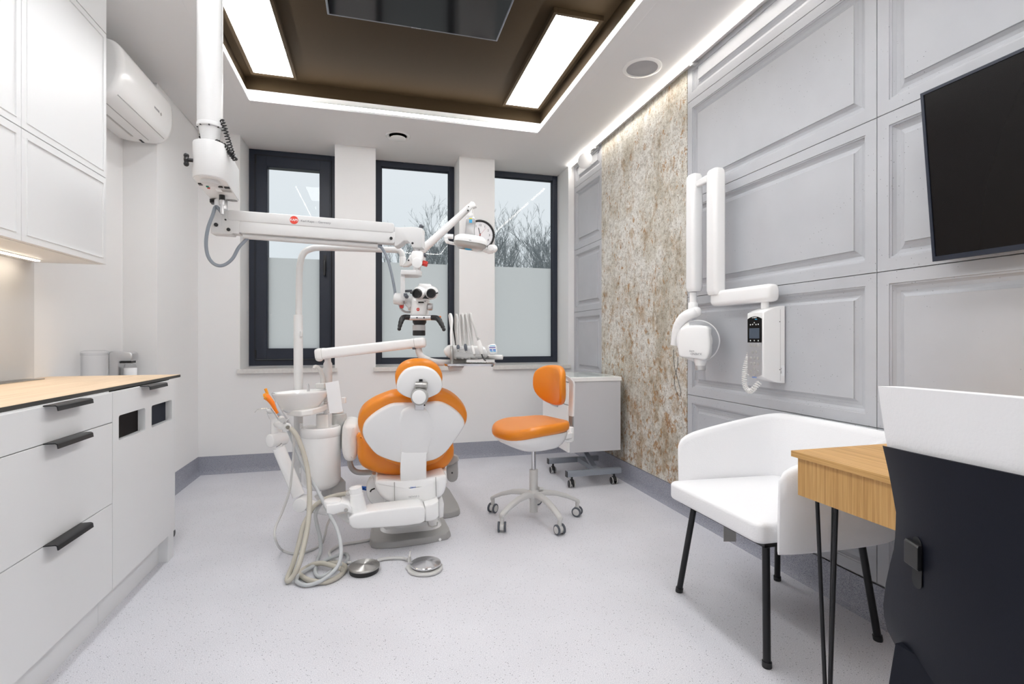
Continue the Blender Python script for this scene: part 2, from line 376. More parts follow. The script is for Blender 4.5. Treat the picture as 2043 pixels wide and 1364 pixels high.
# right wall clad with moulded cement panels (joints every 1.2 x 0.6 m)
def profile_panel(m, y0, y1, z0, z1, x=XR):
    g = .0015; y0 += g; y1 -= g; z0 += g; z1 -= g
    prof = [(0, .010), (0, .0008), (.0008, 0), (.046, 0), (.0465, .004), (.053, .005), (.0535, .009), (.062, .017), (.075, .0205), (.088, .017), (.0985, .010), (.1, .004)]
    R = []
    for u, d in prof:
        R.append([(x+d, y0+u, z0+u), (x+d, y1-u, z0+u), (x+d, y1-u, z1-u), (x+d, y0+u, z1-u)])
    m.loft(R, caps=False); a = R[-1]; m.add(a, [(0, 1, 2, 3)])
m = M(); m.box(XR+.022, XR+.15, YF-.1, YW+.1, 0, ZC)
zs = [.146, .746, 1.345, 1.941, 2.543, 2.752]
for (ya, yb) in ((3.943, 4.567), (1.508, 2.729), (.288, 1.508), (-.93, .288)):
    for i in range(5):
        if i == 4:   # cut top row: shallow moulded strip
            y0, y1, z0, z1 = ya+.0015, yb-.0015, zs[4]+.0015, zs[5]
            R = []
            for u, d in [(0, .010), (0, .0008), (.0008, 0), (.046, 0), (.0465, .004), (.053, .005), (.0535, .009), (.062, .017), (.075, .0205), (.088, .017), (.0985, .010), (.1, .004)]:
                R.append([(XR+d, y0+u, z0+u), (XR+d, y1-u, z0+u), (XR+d, y1-u, z1-min(u, .03)), (XR+d, y0+u, z1-min(u, .03))])
            m.loft(R, caps=False); m.add(R[-1], [(0, 1, 2, 3)])
        else: profile_panel(m, ya, yb, zs[i], zs[i+1])
struct(obj('wall_right', m, conc, sharp=12))
m = M(); m.box(XR-.004, XR+.021, 2.7295, 3.9425, BH+.004, ZC-.002)
tag(obj('stone_wall_panel', m, rust), 'tall rust and cream mottled stone veneer slab on the grey panelled wall', 'wall panel')
# baseboards (coved vinyl)
def skirting(name, a, b, nrm):
    a, b, nrm = V(a), V(b), V(nrm); prof = [(0, BH), (.003, BH), (.003, .04), (.006, .022), (.014, .009), (.028, .001), (.028, -.001), (0, -.001)]
    m = M(); m.loft([[p+nrm*u+V((0, 0, z)) for u, z in prof] for p in (a, b)]); struct(obj(name, m, skirt))
skirting('baseboard_right', (XR, YF, 0), (XR, YB, 0), (-1, 0, 0))
skirting('baseboard_back', (XLN, YB, 0), (XR, YB, 0), (0, -1, 0))
m0 = (XLN, YS, 0); skirting('baseboard_left', (XLN, YS, 0), (XLN, YB, 0), (1, 0, 0)); skirting('baseboard_step', (XL, YS, 0), (XLN, YS, 0), (0, -1, 0))
# sills
for i, (a, b) in enumerate((W1, W2, W3)):
    m = M(); m.box(a-.018 if i < 3 else a, min(b+.018, XR-.004), YB-.028, YB, ZS-.047, ZS-.010); m.box(a+.001, b-.001, YB-.001, YW+.02, ZS-.047, ZS-.010)
    struct(obj('trim_%d' % (5+i), m, stone, bevel=.002))
# windows
def rect_frame(m, x0, x1, z0, z1, w, y0, y1):
    m.box(x0, x0+w, y0, y1, z0, z1); m.box(x1-w, x1, y0, y1, z0, z1); m.box(x0+w, x1-w, y0, y1, z0, z0+w); m.box(x0+w, x1-w, y0, y1, z1-w, z1)
def window(i, a, b, sash, ztop=ZC-.001):
    r = bpy.data.objects.new('window_%d' % i, None); COL.objects.link(r); r.location = ((a+b)/2, YW, ZS); r['kind'] = 'structure'
    m = M(); rect_frame(m, a+.001, b-.001, ZS, ztop, .05, YW, YW+.075); obj('frame', m, frm, r, bevel=.0015)
    m = M(); m.box(a+.002, b-.002, YW+.001, YW+.03, ZS-.010, ZS); obj('base_profile', m, silv, r)
    a2, b2, z2, z3, yg = a+.05, b-.05, ZS+.05, ztop-.05, YW+.045
    if sash:
        m = M(); rect_frame(m, a+.046, b-.046, ZS+.046, ztop-.046, .007, YW-.008, YW); obj('seal', m, frmd, r)
        m = M(); rect_frame(m, a+.054, b-.054, ZS+.054, ztop-.054, .098, YW-.014, YW+.06)
        rect_frame(m, a+.064, b-.064, ZS+.064, ztop-.064, .08, YW-.019, YW-.012)
        s = obj('sash', m, frm, r, bevel=.0015)
        m = M(); m.obox((b-.105, YW-.024, 1.77), .024, .014, .15, (V((1, 0, 0)), V((0, 1, 0)), UP)); m.cyl((b-.105, YW-.03, 1.78), (b-.105, YW-.06, 1.78), .008)
        m.prism(plane_pts((b-.105, YW-.058, 1.725), (1, 0, 0), (0, 0, 1), rrect(.02, .135, .008)), (0, -.014, 0), .004)
        obj('window_handle', m, blk, r)
        for zz in (ZS+.07, ztop-.13): m = M(); m.cyl((a+.058, YW-.022, zz), (a+.058, YW-.022, zz+.07), .006, n=10); obj('hinge', m, frmd, r)
        a2, b2, z2, z3, yg = a+.150, b-.150, ZS+.150, ztop-.150, YW+.03
    else:
        m = M(); rect_frame(m, a+.05, b-.05, ZS+.05, ztop-.05, .009, YW+.03, YW+.042); obj('glazing_bead', m, frm, r)
    m = M(); m.add([(a2, yg, z2), (b2, yg, z2), (b2, yg, z3), (a2, yg, z3)], [(0, 1, 2, 3)]); obj('glass_pane', m, wglass, r)
    m = M(); m.add([(a2, yg+.004, z2), (b2, yg+.004, z2), (b2, yg+.004, 1.812), (a2, yg+.004, 1.812)], [(0, 1, 2, 3)]); obj('frosted_film', m, frost, r)
window(1, *W1, True); window(2, *W2, False); window(3, *W3, False)
# outside: ground and bare trees
m = M(); m.add([(-60, 6, -.6), (80, 6, -.6), (80, 90, -.6), (-60, 90, -.6)], [(0, 1, 2, 3)]); g_ = obj('ground', m, soil); struct(g_)
def tree_mesh(seed, H):
    rnd = random.Random(seed); m = M()
    def br(p, d, L, r, lev):
        n = 3 if lev < 3 else 2; pts = [p]; q = p.copy(); dd = d.copy(); rr = [r]
        for i in range(n):
            dd = (dd + V((rnd.uniform(-1, 1), rnd.uniform(-1, 1), rnd.uniform(-.2, .7)))*.16).normalized(); q = q+dd*(L/n); pts.append(q.copy()); rr.append(r*(1-(i+1)/n*.45))
        k = 5 if lev < 2 else 3
        rings = []
        for i, pp in enumerate(pts):
            u, w = frame(dd if i else d); rings.append([pp+(u*math.cos(2*PI*j/k)+w*math.sin(2*PI*j/k))*rr[i] for j in range(k)])
        m.loft(rings, caps=False)
        if lev >= 5: return
        nb = {0: 8, 1: 5, 2: 4, 3: 4, 4: 2}[lev]
        for i in range(nb):
            f = rnd.uniform(.25 if lev else .18, 1.0); j = min(n-1, int(f*n)); pp = pts[j].lerp(pts[j+1], f*n-j)
            a = rnd.uniform(0, 2*PI); u, w = frame(dd); sp = rnd.uniform(.35, .75)
            nd = (dd*(1-sp*.35)+(u*math.cos(a)+w*math.sin(a))*sp + UP*.42).normalized()
            br(pp, nd, L*rnd.uniform(.42, .62) if lev else H*rnd.uniform(.3, .5), max(r*.48, .005), lev+1)
    br(V((0, 0, 0)), V((0, 0, 1)), H*.9, .06, 0)
    return m
protos = []
for s in range(3):
    o = obj('bare_tree', tree_mesh(11+s, 5.6), bark); protos.append(o)
rt = random.Random(5)
spots = [(4.9, 23.5, 1.0), (6.7, 25, 1.02), (8.6, 24, 1.05), (9.7, 27, .95), (6.1, 29, 1.05), (7.7, 30, 1.1), (10.4, 30, 1.02), (9.2, 22, .85), (5.6, 20.5, .75), (7.3, 21, .82)]
spots2 = [(2.9, 24, .98), (1.9, 26, .92), (3.8, 27, 1.1), (.9, 25, .85), (2.3, 21.5, .72), (3.4, 31, 1.1)]
k = 0
for grp, sp, lab in ((0, spots, 'leafless winter tree in the thicket seen through the right-hand window'), (1, spots2, 'leafless winter tree in the thinner row seen through the middle window')):
    for (x, y, s) in sp:
        o = protos[k] if k < 3 else protos[k % 3].copy()
        if k >= 3: COL.objects.link(o)
        o.location = (x, y, -.6); o.rotation_euler = (0, 0, rt.uniform(0, 6.28)); o.scale = (s, s, s)
        tag(o, lab, 'tree', 'thicket beyond the right window' if grp == 0 else 'tree row beyond the middle window'); k += 1
# world and view
w = bpy.data.worlds.new('sky'); sc.world = w; w.use_nodes = True; nt = w.node_tree; bg = nt.nodes['Background']
tc = nt.nodes.new('ShaderNodeTexCoord'); sp = nt.nodes.new('ShaderNodeSeparateXYZ'); nt.links.new(tc.outputs['Generated'], sp.inputs[0])
r = ramp(nt, [(0, (.30, .31, .31)), (.48, (.42, .44, .45)), (.53, (.74, .80, .84)), (.75, (.84, .88, .91)), (1, (.88, .90, .92))])
mr = nt.nodes.new('ShaderNodeMapRange'); mr.inputs[1].default_value = -1; nt.links.new(sp.outputs[2], mr.inputs[0]); nt.links.new(mr.outputs[0], r.inputs[0])
nt.links.new(r.outputs[0], bg.inputs[0]); bg.inputs[1].default_value = 1.0
sc.view_settings.view_transform = 'Standard'; sc.view_settings.look = 'None'; sc.view_settings.exposure = 0.0; sc.view_settings.gamma = 1
sc.cycles.max_bounces = 10; sc.cycles.diffuse_bounces = 6; sc.cycles.glossy_bounces = 4; sc.cycles.transparent_max_bounces = 12; sc.cycles.caustics_reflective = False; sc.cycles.caustics_refractive = False
sc.cycles.use_denoising = True; sc.cycles.sample_clamp_indirect = 6
# ceiling fittings
def light_panel(x0, x1, y0, y1, lab):
    t = thing('ceiling_light_panel', ((x0+x1)/2, (y0+y1)/2, ZT), lab, 'ceiling light', 'long light panels in the brown ceiling')
    m = M(); b = .022; z0 = ZT-.030
    m.box(x0-b, x0, y0-b, y1+b, z0, ZT); m.box(x1, x1+b, y0-b, y1+b, z0, ZT); m.box(x0, x1, y0-b, y0, z0, ZT); m.box(x0, x1, y1, y1+b, z0, ZT)
    obj('frame', m, brownp, t, bevel=.002)
    m = M(); m.box(x0, x1, y0, y1, z0+.006, z0+.012); obj('diffuser', m, panelE, t)
light_panel(-.797, -.545, 2.67, 3.80, 'long rectangular white light panel at the left of the brown ceiling, by the microscope column')
light_panel(.985, 1.245, 2.67, 3.80, 'long rectangular white light panel at the right of the brown ceiling')
light_panel(-.797, -.545, 1.22, 2.38, 'long white light panel nearer the camera, on the left, mirrored in the left window')
light_panel(.985, 1.245, 1.22, 2.38, 'long white light panel nearer the camera, right of the ceiling screen')
light_panel(-.797, -.545, -.23, .93, 'added unseen left-hand light panel above the camera, brightening camera-facing sides')  # this pair is added out of view to light surfaces facing the camera
light_panel(.985, 1.245, -.23, .93, 'added unseen right-hand light panel above the desk, brightening camera-facing sides')
# ceiling screen
t = thing('ceiling_television', (.233, 2.69, ZT), 'flat black screen fixed face down to the brown ceiling between the light panels', 'television')
m = M(); m.box(-.252, .717, 2.40, 2.972, 2.886, 2.92); obj('casing', m, dgry, t, bevel=.004)
m = M(); m.box(-.240, .705, 2.415, 2.956, 2.884, 2.887); obj('screen', m, scrc, t)
m = M(); m.box(.15, .32, 2.6, 2.78, 2.919, ZT); obj('mount', m, blk, t)
text('maker_mark', 'SAMSUNG', .012, (.233, 2.964, 2.8855), (-1, 0, 0), (0, 1, 0), silv, t)
# speaker, vent
c = AZ(1281, 135, ZC); t = thing('ceiling_speaker', c, 'round ceiling speaker with grey mesh grille and white rim above the right wall', 'speaker')
m = M(); m.lathe([(.118, 0), (.118, -.003), (.11, -.006), (.094, -.007), (.093, -.003)], c, n=48, caps=False); obj('rim', m, whp, t)
m = M(); m.lathe([(.093, -.004), (.06, -.0065), (.001, -.0075)], c, n=48); obj('grille', m, spk, t)
c = AZ(794, 271, ZC); t = thing('ceiling_vent', c, 'small round white air valve in the ceiling above the middle window', 'vent')
m = M(); m.lathe([(.100, 0), (.100, -.003), (.094, -.008), (.077, -.006), (.070, .0), (.06, .0)], c, n=40, caps=False); obj('rim', m, whp, t)
m = M(); m.lathe([(.02, -.001), (.072, -.001)], c, n=40); obj('throat', m, blk, t)
m = M(); m.lathe([(.001, -.014), (.055, -.0145), (.064, -.020), (.064, -.023), (.05, -.026), (.001, -.027)], c, n=40); m.cyl(c, c+V((0, 0, -.02)), .01); obj('disc', m, whp, t)
# light strip along the right wall
t = thing('ceiling_light_strip', (1.82, 1.5, ZC), 'thin warm light line along the ceiling edge above the panelled right wall', 'light')
m = M(); m.box(1.806, 1.824, YF+.05, YB-.02, ZC-.014, ZC-.001); obj('light_strip', m, stripE, t)
m = M(); m.box(1.824, 1.828, YF+.05, YB-.02, ZC-.020, ZC-.001); obj('profile', m, whm, t)
for y in (4.3, 3.98, 2.62, 2.0, 1.3, .5):
    m = M(); m.box(1.828, 1.866, y, y+.03, ZC-.020, ZC-.014); m.box(1.828, 1.840, y+.004, y+.026, ZC-.028, ZC-.014); obj('bracket', m, whm, t)
t = thing('ceiling_detector', AX(1166, 318, 1.80), 'small white disc fitting on the light strip in the far right corner of the ceiling', 'detector')
c = AX(1167, 320, 1.79); m = M(); n_ = V((-.75, -.66, -.05)).normalized()
m.lathe([(.001, .016), (.055, .014), (.068, .006), (.070, 0), (.066, -.012), (.05, -.018), (.001, -.02)], c, n_, n=32); obj('body', m, whp, t)
m = M(); m.tube([c-n_*.018, c-n_*.04+V((0, 0, .02)), V((c.x+.05, c.y-.03, ZC-.012))], .006, 8); m.cyl((c.x+.05, c.y-.03, ZC-.002), (c.x+.05, c.y-.03, ZC-.02), .014); obj('arm', m, whp, t)
# ================================================================== cabinets on the left
XB = -.965; YC = 2.262; CE = 2.89; ZB0, ZJ2, ZJ1, ZTOP = .132, .462, .771, .8862
def pull(y0, y1, z, parent, name='handle'):      # thin black edge-pull profile
    m = M(); pr = [(-.002, .0015), (.030, .0015), (.036, -.002), (.038, -.016), (.035, -.016), (.033, -.004), (.029, -.0015), (-.002, -.0015)]
    m.loft([[V((XB+a, y, z+b)) for a, b in pr] for y in (y0, y1)]); obj(name, m, blkm, parent)
def front(name, y0, y1, z0, z1, parent):
    m = M(); m.box(XB-.019, XB, y0+.0015, y1-.0015, z0+.0015, z1-.0015); return obj(name, m, lac, parent, bevel=.001)
dc = thing('drawer_cabinet', (-1.25, 1.79, 0), 'white base cabinet with three plain drawers and black edge pulls under the oak counter', 'cabinet')
m = M(); m.box(XL+.002, XB-.020, 1.32, YC-.001, ZB0, ZTOP+.0015); obj('carcass', m, lac, dc)
m = M(); m.box(XL+.01, -1.012, 1.32, YC-.001, 0, ZB0); obj('plinth', m, lac, dc)
for z0, z1 in ((ZB0, ZJ2), (ZJ2, ZJ1), (ZJ1, ZTOP)):
    d = front('drawer', 1.32, YC, z0, z1, dc); pull(1.845, 2.045, z1, d)
bc = thing('bin_cabinet', (-1.25, 2.57, 0), 'white waste bin cabinet with two rounded rectangular cut-outs at the end of the counter', 'cabinet')
m = M(); m.box(XL+.002, -1.26, YC+.001, CE, ZB0, ZTOP+.0015); m.box(-1.26, XB-.020, YC+.001, YC+.018, ZB0, ZTOP+.0015); m.box(-1.26, XB-.020, CE-.018, CE, ZB0, ZTOP+.0015)
m.box(-1.26, XB-.020, YC+.018, CE-.018, ZB0, ZB0+.016); obj('carcass', m, lac, bc)
m = M(); m.box(XL+.01, -1.012, YC+.001, 2.82, 0, ZB0); m.box(XL+.01, XB-.006, 2.82, CE-.002, 0, ZB0); obj('plinth', m, lac, bc, bevel=.001)
# door with two cut-outs
def hole_front(m, y0, y1, z0, z1, holes, x0, x1, rr=.010):
    ys = sorted([y0, y1]+[h[0] for h in holes]+[h[1] for h in holes]); zz = sorted(set([z0, z1]+[h[2] for h in holes]+[h[3] for h in holes]))
    for i in range(len(ys)-1):
        for j in range(len(zz)-1):
            a = ((ys[i]+ys[i+1])/2, (zz[j]+zz[j+1])/2)
            if any(h[0] < a[0] < h[1] and h[2] < a[1] < h[3] for h in holes): continue
            m.box(x0, x1, ys[i], ys[i+1], zz[j], zz[j+1])
    for h in holes:
        for (cy, cz, sy, sz) in ((h[0], h[2], 1, 1), (h[1], h[2], -1, 1), (h[0], h[3], 1, -1), (h[1], h[3], -1, -1)):
            pts = [(cy, cz)]+[(cy+sy*rr*(1-math.cos(a)), cz+sz*rr*(1-math.sin(a))) for a in [PI/2*k/5 for k in range(6)]]
            m.loft([[V((x, p, q)) for p, q in pts] for x in (x0, x1)])
HO = [(2.311, 2.548, .690, .789), (2.613, 2.849, .690, .789)]
m = M(); hole_front(m, YC+.0015, CE-.0015, ZB0+.0015, ZTOP-.0015, HO, XB-.019, XB); dr = obj('door', m, lac, bc); pull(2.50, 2.69, ZTOP, dr)
for h, mt, lb in ((HO[0], darkin, 'dark brown smoked flap'), (HO[1], darkb, 'dark blue grey smoked flap')):
    m = M(); m.box(-.998, -.993, h[0]-.012, h[1]+.012, h[2]-.012, h[3]+.012); obj('flap', m, mt, bc, label=lb)
    m = M(); q = .004
    m.box(-.993, XB-.019, h[0]-q, h[0], h[2]-q, h[3]+q); m.box(-.993, XB-.019, h[1], h[1]+q, h[2]-q, h[3]+q); m.box(-.993, XB-.019, h[0], h[1], h[2]-q, h[2]); m.box(-.993, XB-.019, h[0], h[1], h[3], h[3]+q)
    obj('cut_out_lining', m, lac, bc)
# counter
ct = thing('countertop', (-1.27, 2.2, .89), 'thin light oak worktop with a black edge running over the white base cabinets', 'countertop')
m = M(); m.box(XL+.001, -.985, 1.28, 3.025, .8885, .9015); obj('core', m, compact, ct, bevel=.0008)
m = M(); m.box(XL+.002, -.9862, 1.281, 3.0238, .9015, .9025); obj('surface', m, loak, ct)
m = M(); m.box(XL+.018, -1.475, 1.9, 2.83, .9025, .9065); m.box(XL+.018, -1.50, 1.9, 2.80, .9065, .908)
tag(obj('metal_ledge', m, stl, bevel=.001), 'flat narrow brushed metal ledge on the counter along the backsplash', 'tray')
m = M(); m.box(XL+.001, XL+.009, 1.28, 2.89, .903, 1.446); tag(obj('backsplash', m, bspl), 'glossy grey glass splashback between the counter and the wall cabinets', 'backsplash')
# wall cabinets
XU = -1.25; UZ0, UZ1, UZ2 = 1.447, 1.864, 2.561
def shaker(name, y0, y1, z0, z1, parent, b=.026):
    y0 += .0015; y1 -= .0015; z0 += .0015; z1 -= .0015; m = M(); R = []
    for u, d in [(0, -.020), (0, -.001), (.001, 0), (b, 0), (b+.001, .0025), (b+.004, .0025), (b+.005, -.002), (b+.007, -.0025)]:
        R.append([(XU+d, y0+u, z0+u), (XU+d, y1-u, z0+u), (XU+d, y1-u, z1-u), (XU+d, y0+u, z1-u)])
    m.loft(R, caps=False); m.add(R[-1], [(0, 1, 2, 3)]); m.add(R[0], [(3, 2, 1, 0)]); return obj(name, m, lac, parent, sharp=20)
for y0, y1, lb in ((2.262, 2.872, 'tall white wall cabinet with two framed doors at the window end of the row'), (1.652, 2.262, 'white wall cabinet cut off by the left edge of the picture')):
    t = thing('wall_cabinet', ((XL+XU)/2, (y0+y1)/2, UZ0), lb, 'cabinet', 'white wall cabinets')
    m = M(); m.box(XL+.001, XU-.021, y0+.0005, y1-.0005, UZ0, ZC-.001); obj('carcass', m, lac, t)
    shaker('door', y0, y1, UZ0, UZ1, t); shaker('door', y0, y1, UZ1, UZ2, t); front_ = M(); front_.box(XU-.019, XU, y0+.0015, y1-.0015, UZ2+.0015, ZC-.001); obj('filler_panel', front_, lac, t)
t = thing('under_cabinet_light', (-1.47, 2.2, UZ0), 'thin warm light line under the white wall cabinets', 'light')
m = M(); m.box(-1.478, -1.462, 1.66, 2.77, UZ0-.007, UZ0-.002); obj('light_strip', m, underE, t)
m = M(); m.box(-1.484, -1.456, 1.655, 2.775, UZ0-.003, UZ0); obj('profile', m, whm, t)
# air conditioner (end profile swept along the wall)
A0, A1 = 3.06, 3.776; t = thing('air_conditioner', (XL, 3.42, 2.36), 'white wall-mounted split air conditioner above the end of the counter', 'air conditioner')
pf = [(0, 2.360), (.045, 2.352), (.16, 2.345), (.225, 2.352), (.262, 2.385), (.285, 2.44), (.292, 2.50), (.288, 2.58), (.272, 2.625), (.235, 2.648), (.15, 2.655), (0, 2.655)]
m = M(); pp = spline([V((XL+a, 0, z)) for a, z in pf[1:-1]], 3); pp = [V((XL, 0, 2.360))]+pp+[V((XL, 0, 2.655))]
cen = V((XL+.13, 0, 2.50)); R = []
for y, s in ((A0, .90), (A0+.006, .955), (A0+.022, .99), (A0+.05, 1), (A1-.05, 1), (A1-.022, .99), (A1-.006, .955), (A1, .90)):
    R.append([V((max(XL+.001, XL+(p.x-XL)*s), y, cen.z+(p.z-cen.z)*s)) for p in pp])
m.loft(R); b_ = obj('body', m, whp, t, sharp=50)
m = M(); 
def acp(a, z): return V((XL+a, 0, z))
for (a, z, w_, y0, y1) in ((.252, 2.3735, .003, A0+.05, A1-.06), (.178, 2.3455, .002, A0+.05, A1-.09), (.105, 2.3475, .006, A0+.05, A1-.13)):
    m.box(XL+a-w_, XL+a+w_, y0, y1, z-.002, z+.003)
obj('air_slot', m, gry, t)
m = M(); m.obox((XL+.13, A1-.06, 2.3455), .012, .05, .004, (V((1, 0, 0)), V((0, 1, 0)), UP)); obj('indicator', m, ink, t)
text('maker_mark', 'BOSCH', .022, (XL+.2925, 3.50, 2.470), (0, -1, 0), (-.1, 0, 1), inkg, t)
m = M(); m.lathe([(.001, 0), (.009, .0005), (.009, -.001)], (XL+.2925, 3.565, 2.47), (1, 0, 0), n=20); obj('emblem', m, gry, t)
# wall-mounted clear holder and soap dispenser beyond the counter
c = V((XL+.075, 3.28, 0)); t = thing('clear_dispenser', (XL, 3.28, .80), 'clear plastic cylinder holder fixed to the wall beyond the counter', 'dispenser')
m = M(); m.lathe([(.058, .80), (.0615, .81), (.0615, 1.012), (.0585, 1.012), (.0585, .812), (.001, .80)], c, n=32); obj('body', m, tglass, t)
m = M(); m.lathe([(.063, 1.0), (.064, 1.013), (.060, 1.022), (.045, 1.027), (.001, 1.028)], c, n=32); obj('lid', m, tglass, t)
m = M(); m.box(XL+.001, XL+.012, 3.265, 3.295, .82, .89); obj('bracket', m, whp, t)
c = V((XL, 3.56, 0)); t = thing('soap_dispenser', (XL, 3.65, .75), 'silver grey wall soap dispenser with a clear bottle, hanging beside the clear holder', 'dispenser')
m = M(); o2 = [(0, .74), (.072, .74), (.072, .955), (.078, .970), (.090, .976), (.175, .976), (.180, 1.0), (.176, 1.020), (.160, 1.030), (.02, 1.034), (.006, 1.030), (0, 1.02)]
m.prism([V((XL+.001+a*.68, 3.60, z-.022)) for a, z in o2], (0, .095, 0), .006); obj('housing', m, alum, t)
m = M(); m.box(XL+.055, XL+.112, 3.615, 3.68, .940, .955); obj('pump_seat', m, blk, t)
m = M(); cc = (XL+.094, 3.647, -.022); m.lathe([(.001, .75), (.030, .75), (.034, .76), (.034, .935), (.028, .952), (.02, .958), (.001, .958)], cc, n=28); bo = obj('bottle', m, tglass, t)
m = M(); m.lathe([(.0345, .845), (.0350, .846), (.0350, .93), (.0345, .931)], cc, n=28); obj('bottle_label', m, paper, bo)
# small black castor under the cabinet end
c = AZ(345, 1063, .02); m = M(); m.cyl(c+V((-.012, 0, 0)), c+V((.006, 0, 0)), .020, n=18); m.box(c.x-.02, c.x-.004, c.y-.014, c.y+.014, .03, .055)
m.box(-1.4, c.x-.004, c.y-.02, c.y+.02, .052, .060)
tag(obj('waste_bin_castor', m, blk), 'small black castor showing past the end of the white bin cabinet', 'castor')
# ================================================================== clock
cx = AY(957, 469, YB); t = thing('wall_clock', (cx.x, YB, cx.z), 'round white wall clock with a thin black rim on the pier between the windows', 'clock')
q = cx; m = M(); m.lathe([(.118, 0), (.132, .001), (.136, .008), (.136, .030), (.131, .034), (.126, .034), (.124, .020), (.118, .018)], (q.x, YB, q.z), (0, -1, 0), n=56, caps=False); obj('rim', m, blk, t)
m = M(); m.lathe([(.1255, .014), (.1255, .0182), (.001, .0182)], (q.x, YB, q.z), (0, -1, 0), n=56); obj('dial', m, clockf, t)
for h in range(1, 13):
    a = h*PI/6; obj_ = text('numeral', str(h), .028, (q.x+.088*math.sin(a), YB-.0192, q.z+.088*math.cos(a)), (1, 0, 0), (0, 0, 1), ink, t)
m = M()
for k in range(60):
    a = k*PI/30; L = .009 if k % 5 == 0 else .004; r0 = .119
    u = V((math.sin(a), 0, math.cos(a))); p = V((q.x, YB-.0190, q.z)); m.obox(p+u*(r0-L/2), .0016 if k % 5 == 0 else .0008, .0004, L, (V((u.z, 0, -u.x)), V((0, 1, 0)), u))
obj('minute_marks', m, ink, t)
def hand(name, ang, L, w_, mt, back=.015, dy=.02):
    a = math.radians(ang); u = V((math.sin(a), 0, math.cos(a))); p = V((q.x, YB-dy, q.z)); m = M(); m.obox(p+u*((L-back)/2), w_, .001, L+back, (V((u.z, 0, -u.x)), V((0, 1, 0)), u)); obj(name, m, mt, t)
hand('hour_hand', 346, .065, .006, ink, dy=.0205); hand('minute_hand', 197, .088, .004, ink, dy=.022); hand('second_hand', 40, .09, .0012, red, .03, dy=.0235)
m = M(); m.cyl((q.x, YB-.018, q.z), (q.x, YB-.026, q.z), .005); obj('hub', m, red, t)
# ================================================================== wall television
t = thing('wall_television', (XR, .78, 1.62), 'large black flat television tilted on the grey panelled wall above the desk', 'television')
bl = V((1.800, 1.257, 1.347)); tl = V((1.745, 1.257, 1.900)); u = V((0, -1, 0)); v = (tl-bl).normalized(); n_ = v.cross(u).normalized()
if n_.x > 0: n_ = -n_
W_, H_ = .968, (tl-bl).length
def slab(o, w0, w1, h0, h1, d0, d1, name, mt, bev=.002):
    m = M(); m.obox(bl+u*((w0+w1)/2)+v*((h0+h1)/2)+n_*((d0+d1)/2), w1-w0, h1-h0, d1-d0, (u, v, n_)); return obj(name, m, mt, t, bevel=bev)
slab(0, 0, W_, 0, H_, -.028, -.001, 'casing', blk, .004)
m = M(); q2 = .009
for a in ((0, q2, 0, H_), (W_-q2, W_, 0, H_), (q2, W_-q2, 0, .016), (q2, W_-q2, H_-q2, H_)): m.obox(bl+u*((a[0]+a[1])/2)+v*((a[2]+a[3])/2)+n_*.001, a[1]-a[0], a[3]-a[2], .005, (u, v, n_))
obj('bezel', m, navy, t)
slab(0, q2, W_-q2, .016, H_-q2, -.002, .0005, 'screen', scrn, 0)
m = M(); m.box(1.835, XR+.006, .68, .88, 1.50, 1.74); m.tube([V((1.84, .78, 1.66)), V((1.80, .78, 1.63))], .02, 10); m.tube([V((1.84, .74, 1.55)), V((1.815, .74, 1.55))], .012, 8); obj('bracket', m, blkm, t)
# ================================================================== oak desk
dk = thing('desk', (1.54, .6, 0), 'oak veneered desk with a deep apron and black hairpin legs beside the white armchair', 'desk')
TX0, TX1, TY0, TY1 = 1.225, 1.845, -.15, 1.262
m = M(); m.box(TX0, TX1, TY0, TY1, .732, .75); obj('tabletop', m, oakx, dk, bevel=.0008)
m = M(); ax0, ax1, ay0, ay1 = TX0+.014, TX1-.01, TY0+.014, TY1-.012
m.box(ax0, ax1, ay0, ay1, .617, .732); obj('apron', m, oakz, dk, bevel=.0008)
def hairpin(cx_, cy_, sx, sy):
    m = M(); top = .617; f = V((cx_, cy_, .004))
    a, b, c_ = V((cx_-sx*.015, cy_-sy*.025, top)), V((cx_, cy_+sy*.028, top)), V((cx_+sx*.032, cy_-sy*.01, top))
    m.tube([a, f+V((-sx*.004, -sy*.006, .02)), f, f+V((0, sy*.006, .02)), b], .0058, 12); m.tube([f+V((sx*.006, 0, .015)), c_], .0058, 12); m.box(cx_-.035, cx_+.05, cy_-.045, cy_+.045, top-.004, top); obj('hairpin_leg', m, blkm, dk)
hairpin(1.30, 1.20, 1, -1); hairpin(1.77, 1.20, -1, -1); hairpin(1.315, -.05, 1, 1); hairpin(1.77, -.05, -1, 1)
# ================================================================== armchair
ar = thing('armchair', (1.53, 1.66, 0), 'white leather tub armchair with black tube legs against the grey panelled wall', 'armchair')
m = M(); so = plane_pts((0, 0, .398), (1, 0, 0), (0, 1, 0), [(x+1.505, y+1.66) for x, y in rrect(.566, .535, .035, 5)]); m.prism(so, (0, 0, .072), .016, 4, crown=.004)
def tip(p): p = V(p); k = (1.80-p.x)/.57; return V((p.x, p.y, p.z+.012*k-.004))
m.tf(tip); se = obj('seat', m, lth, ar, sharp=60)
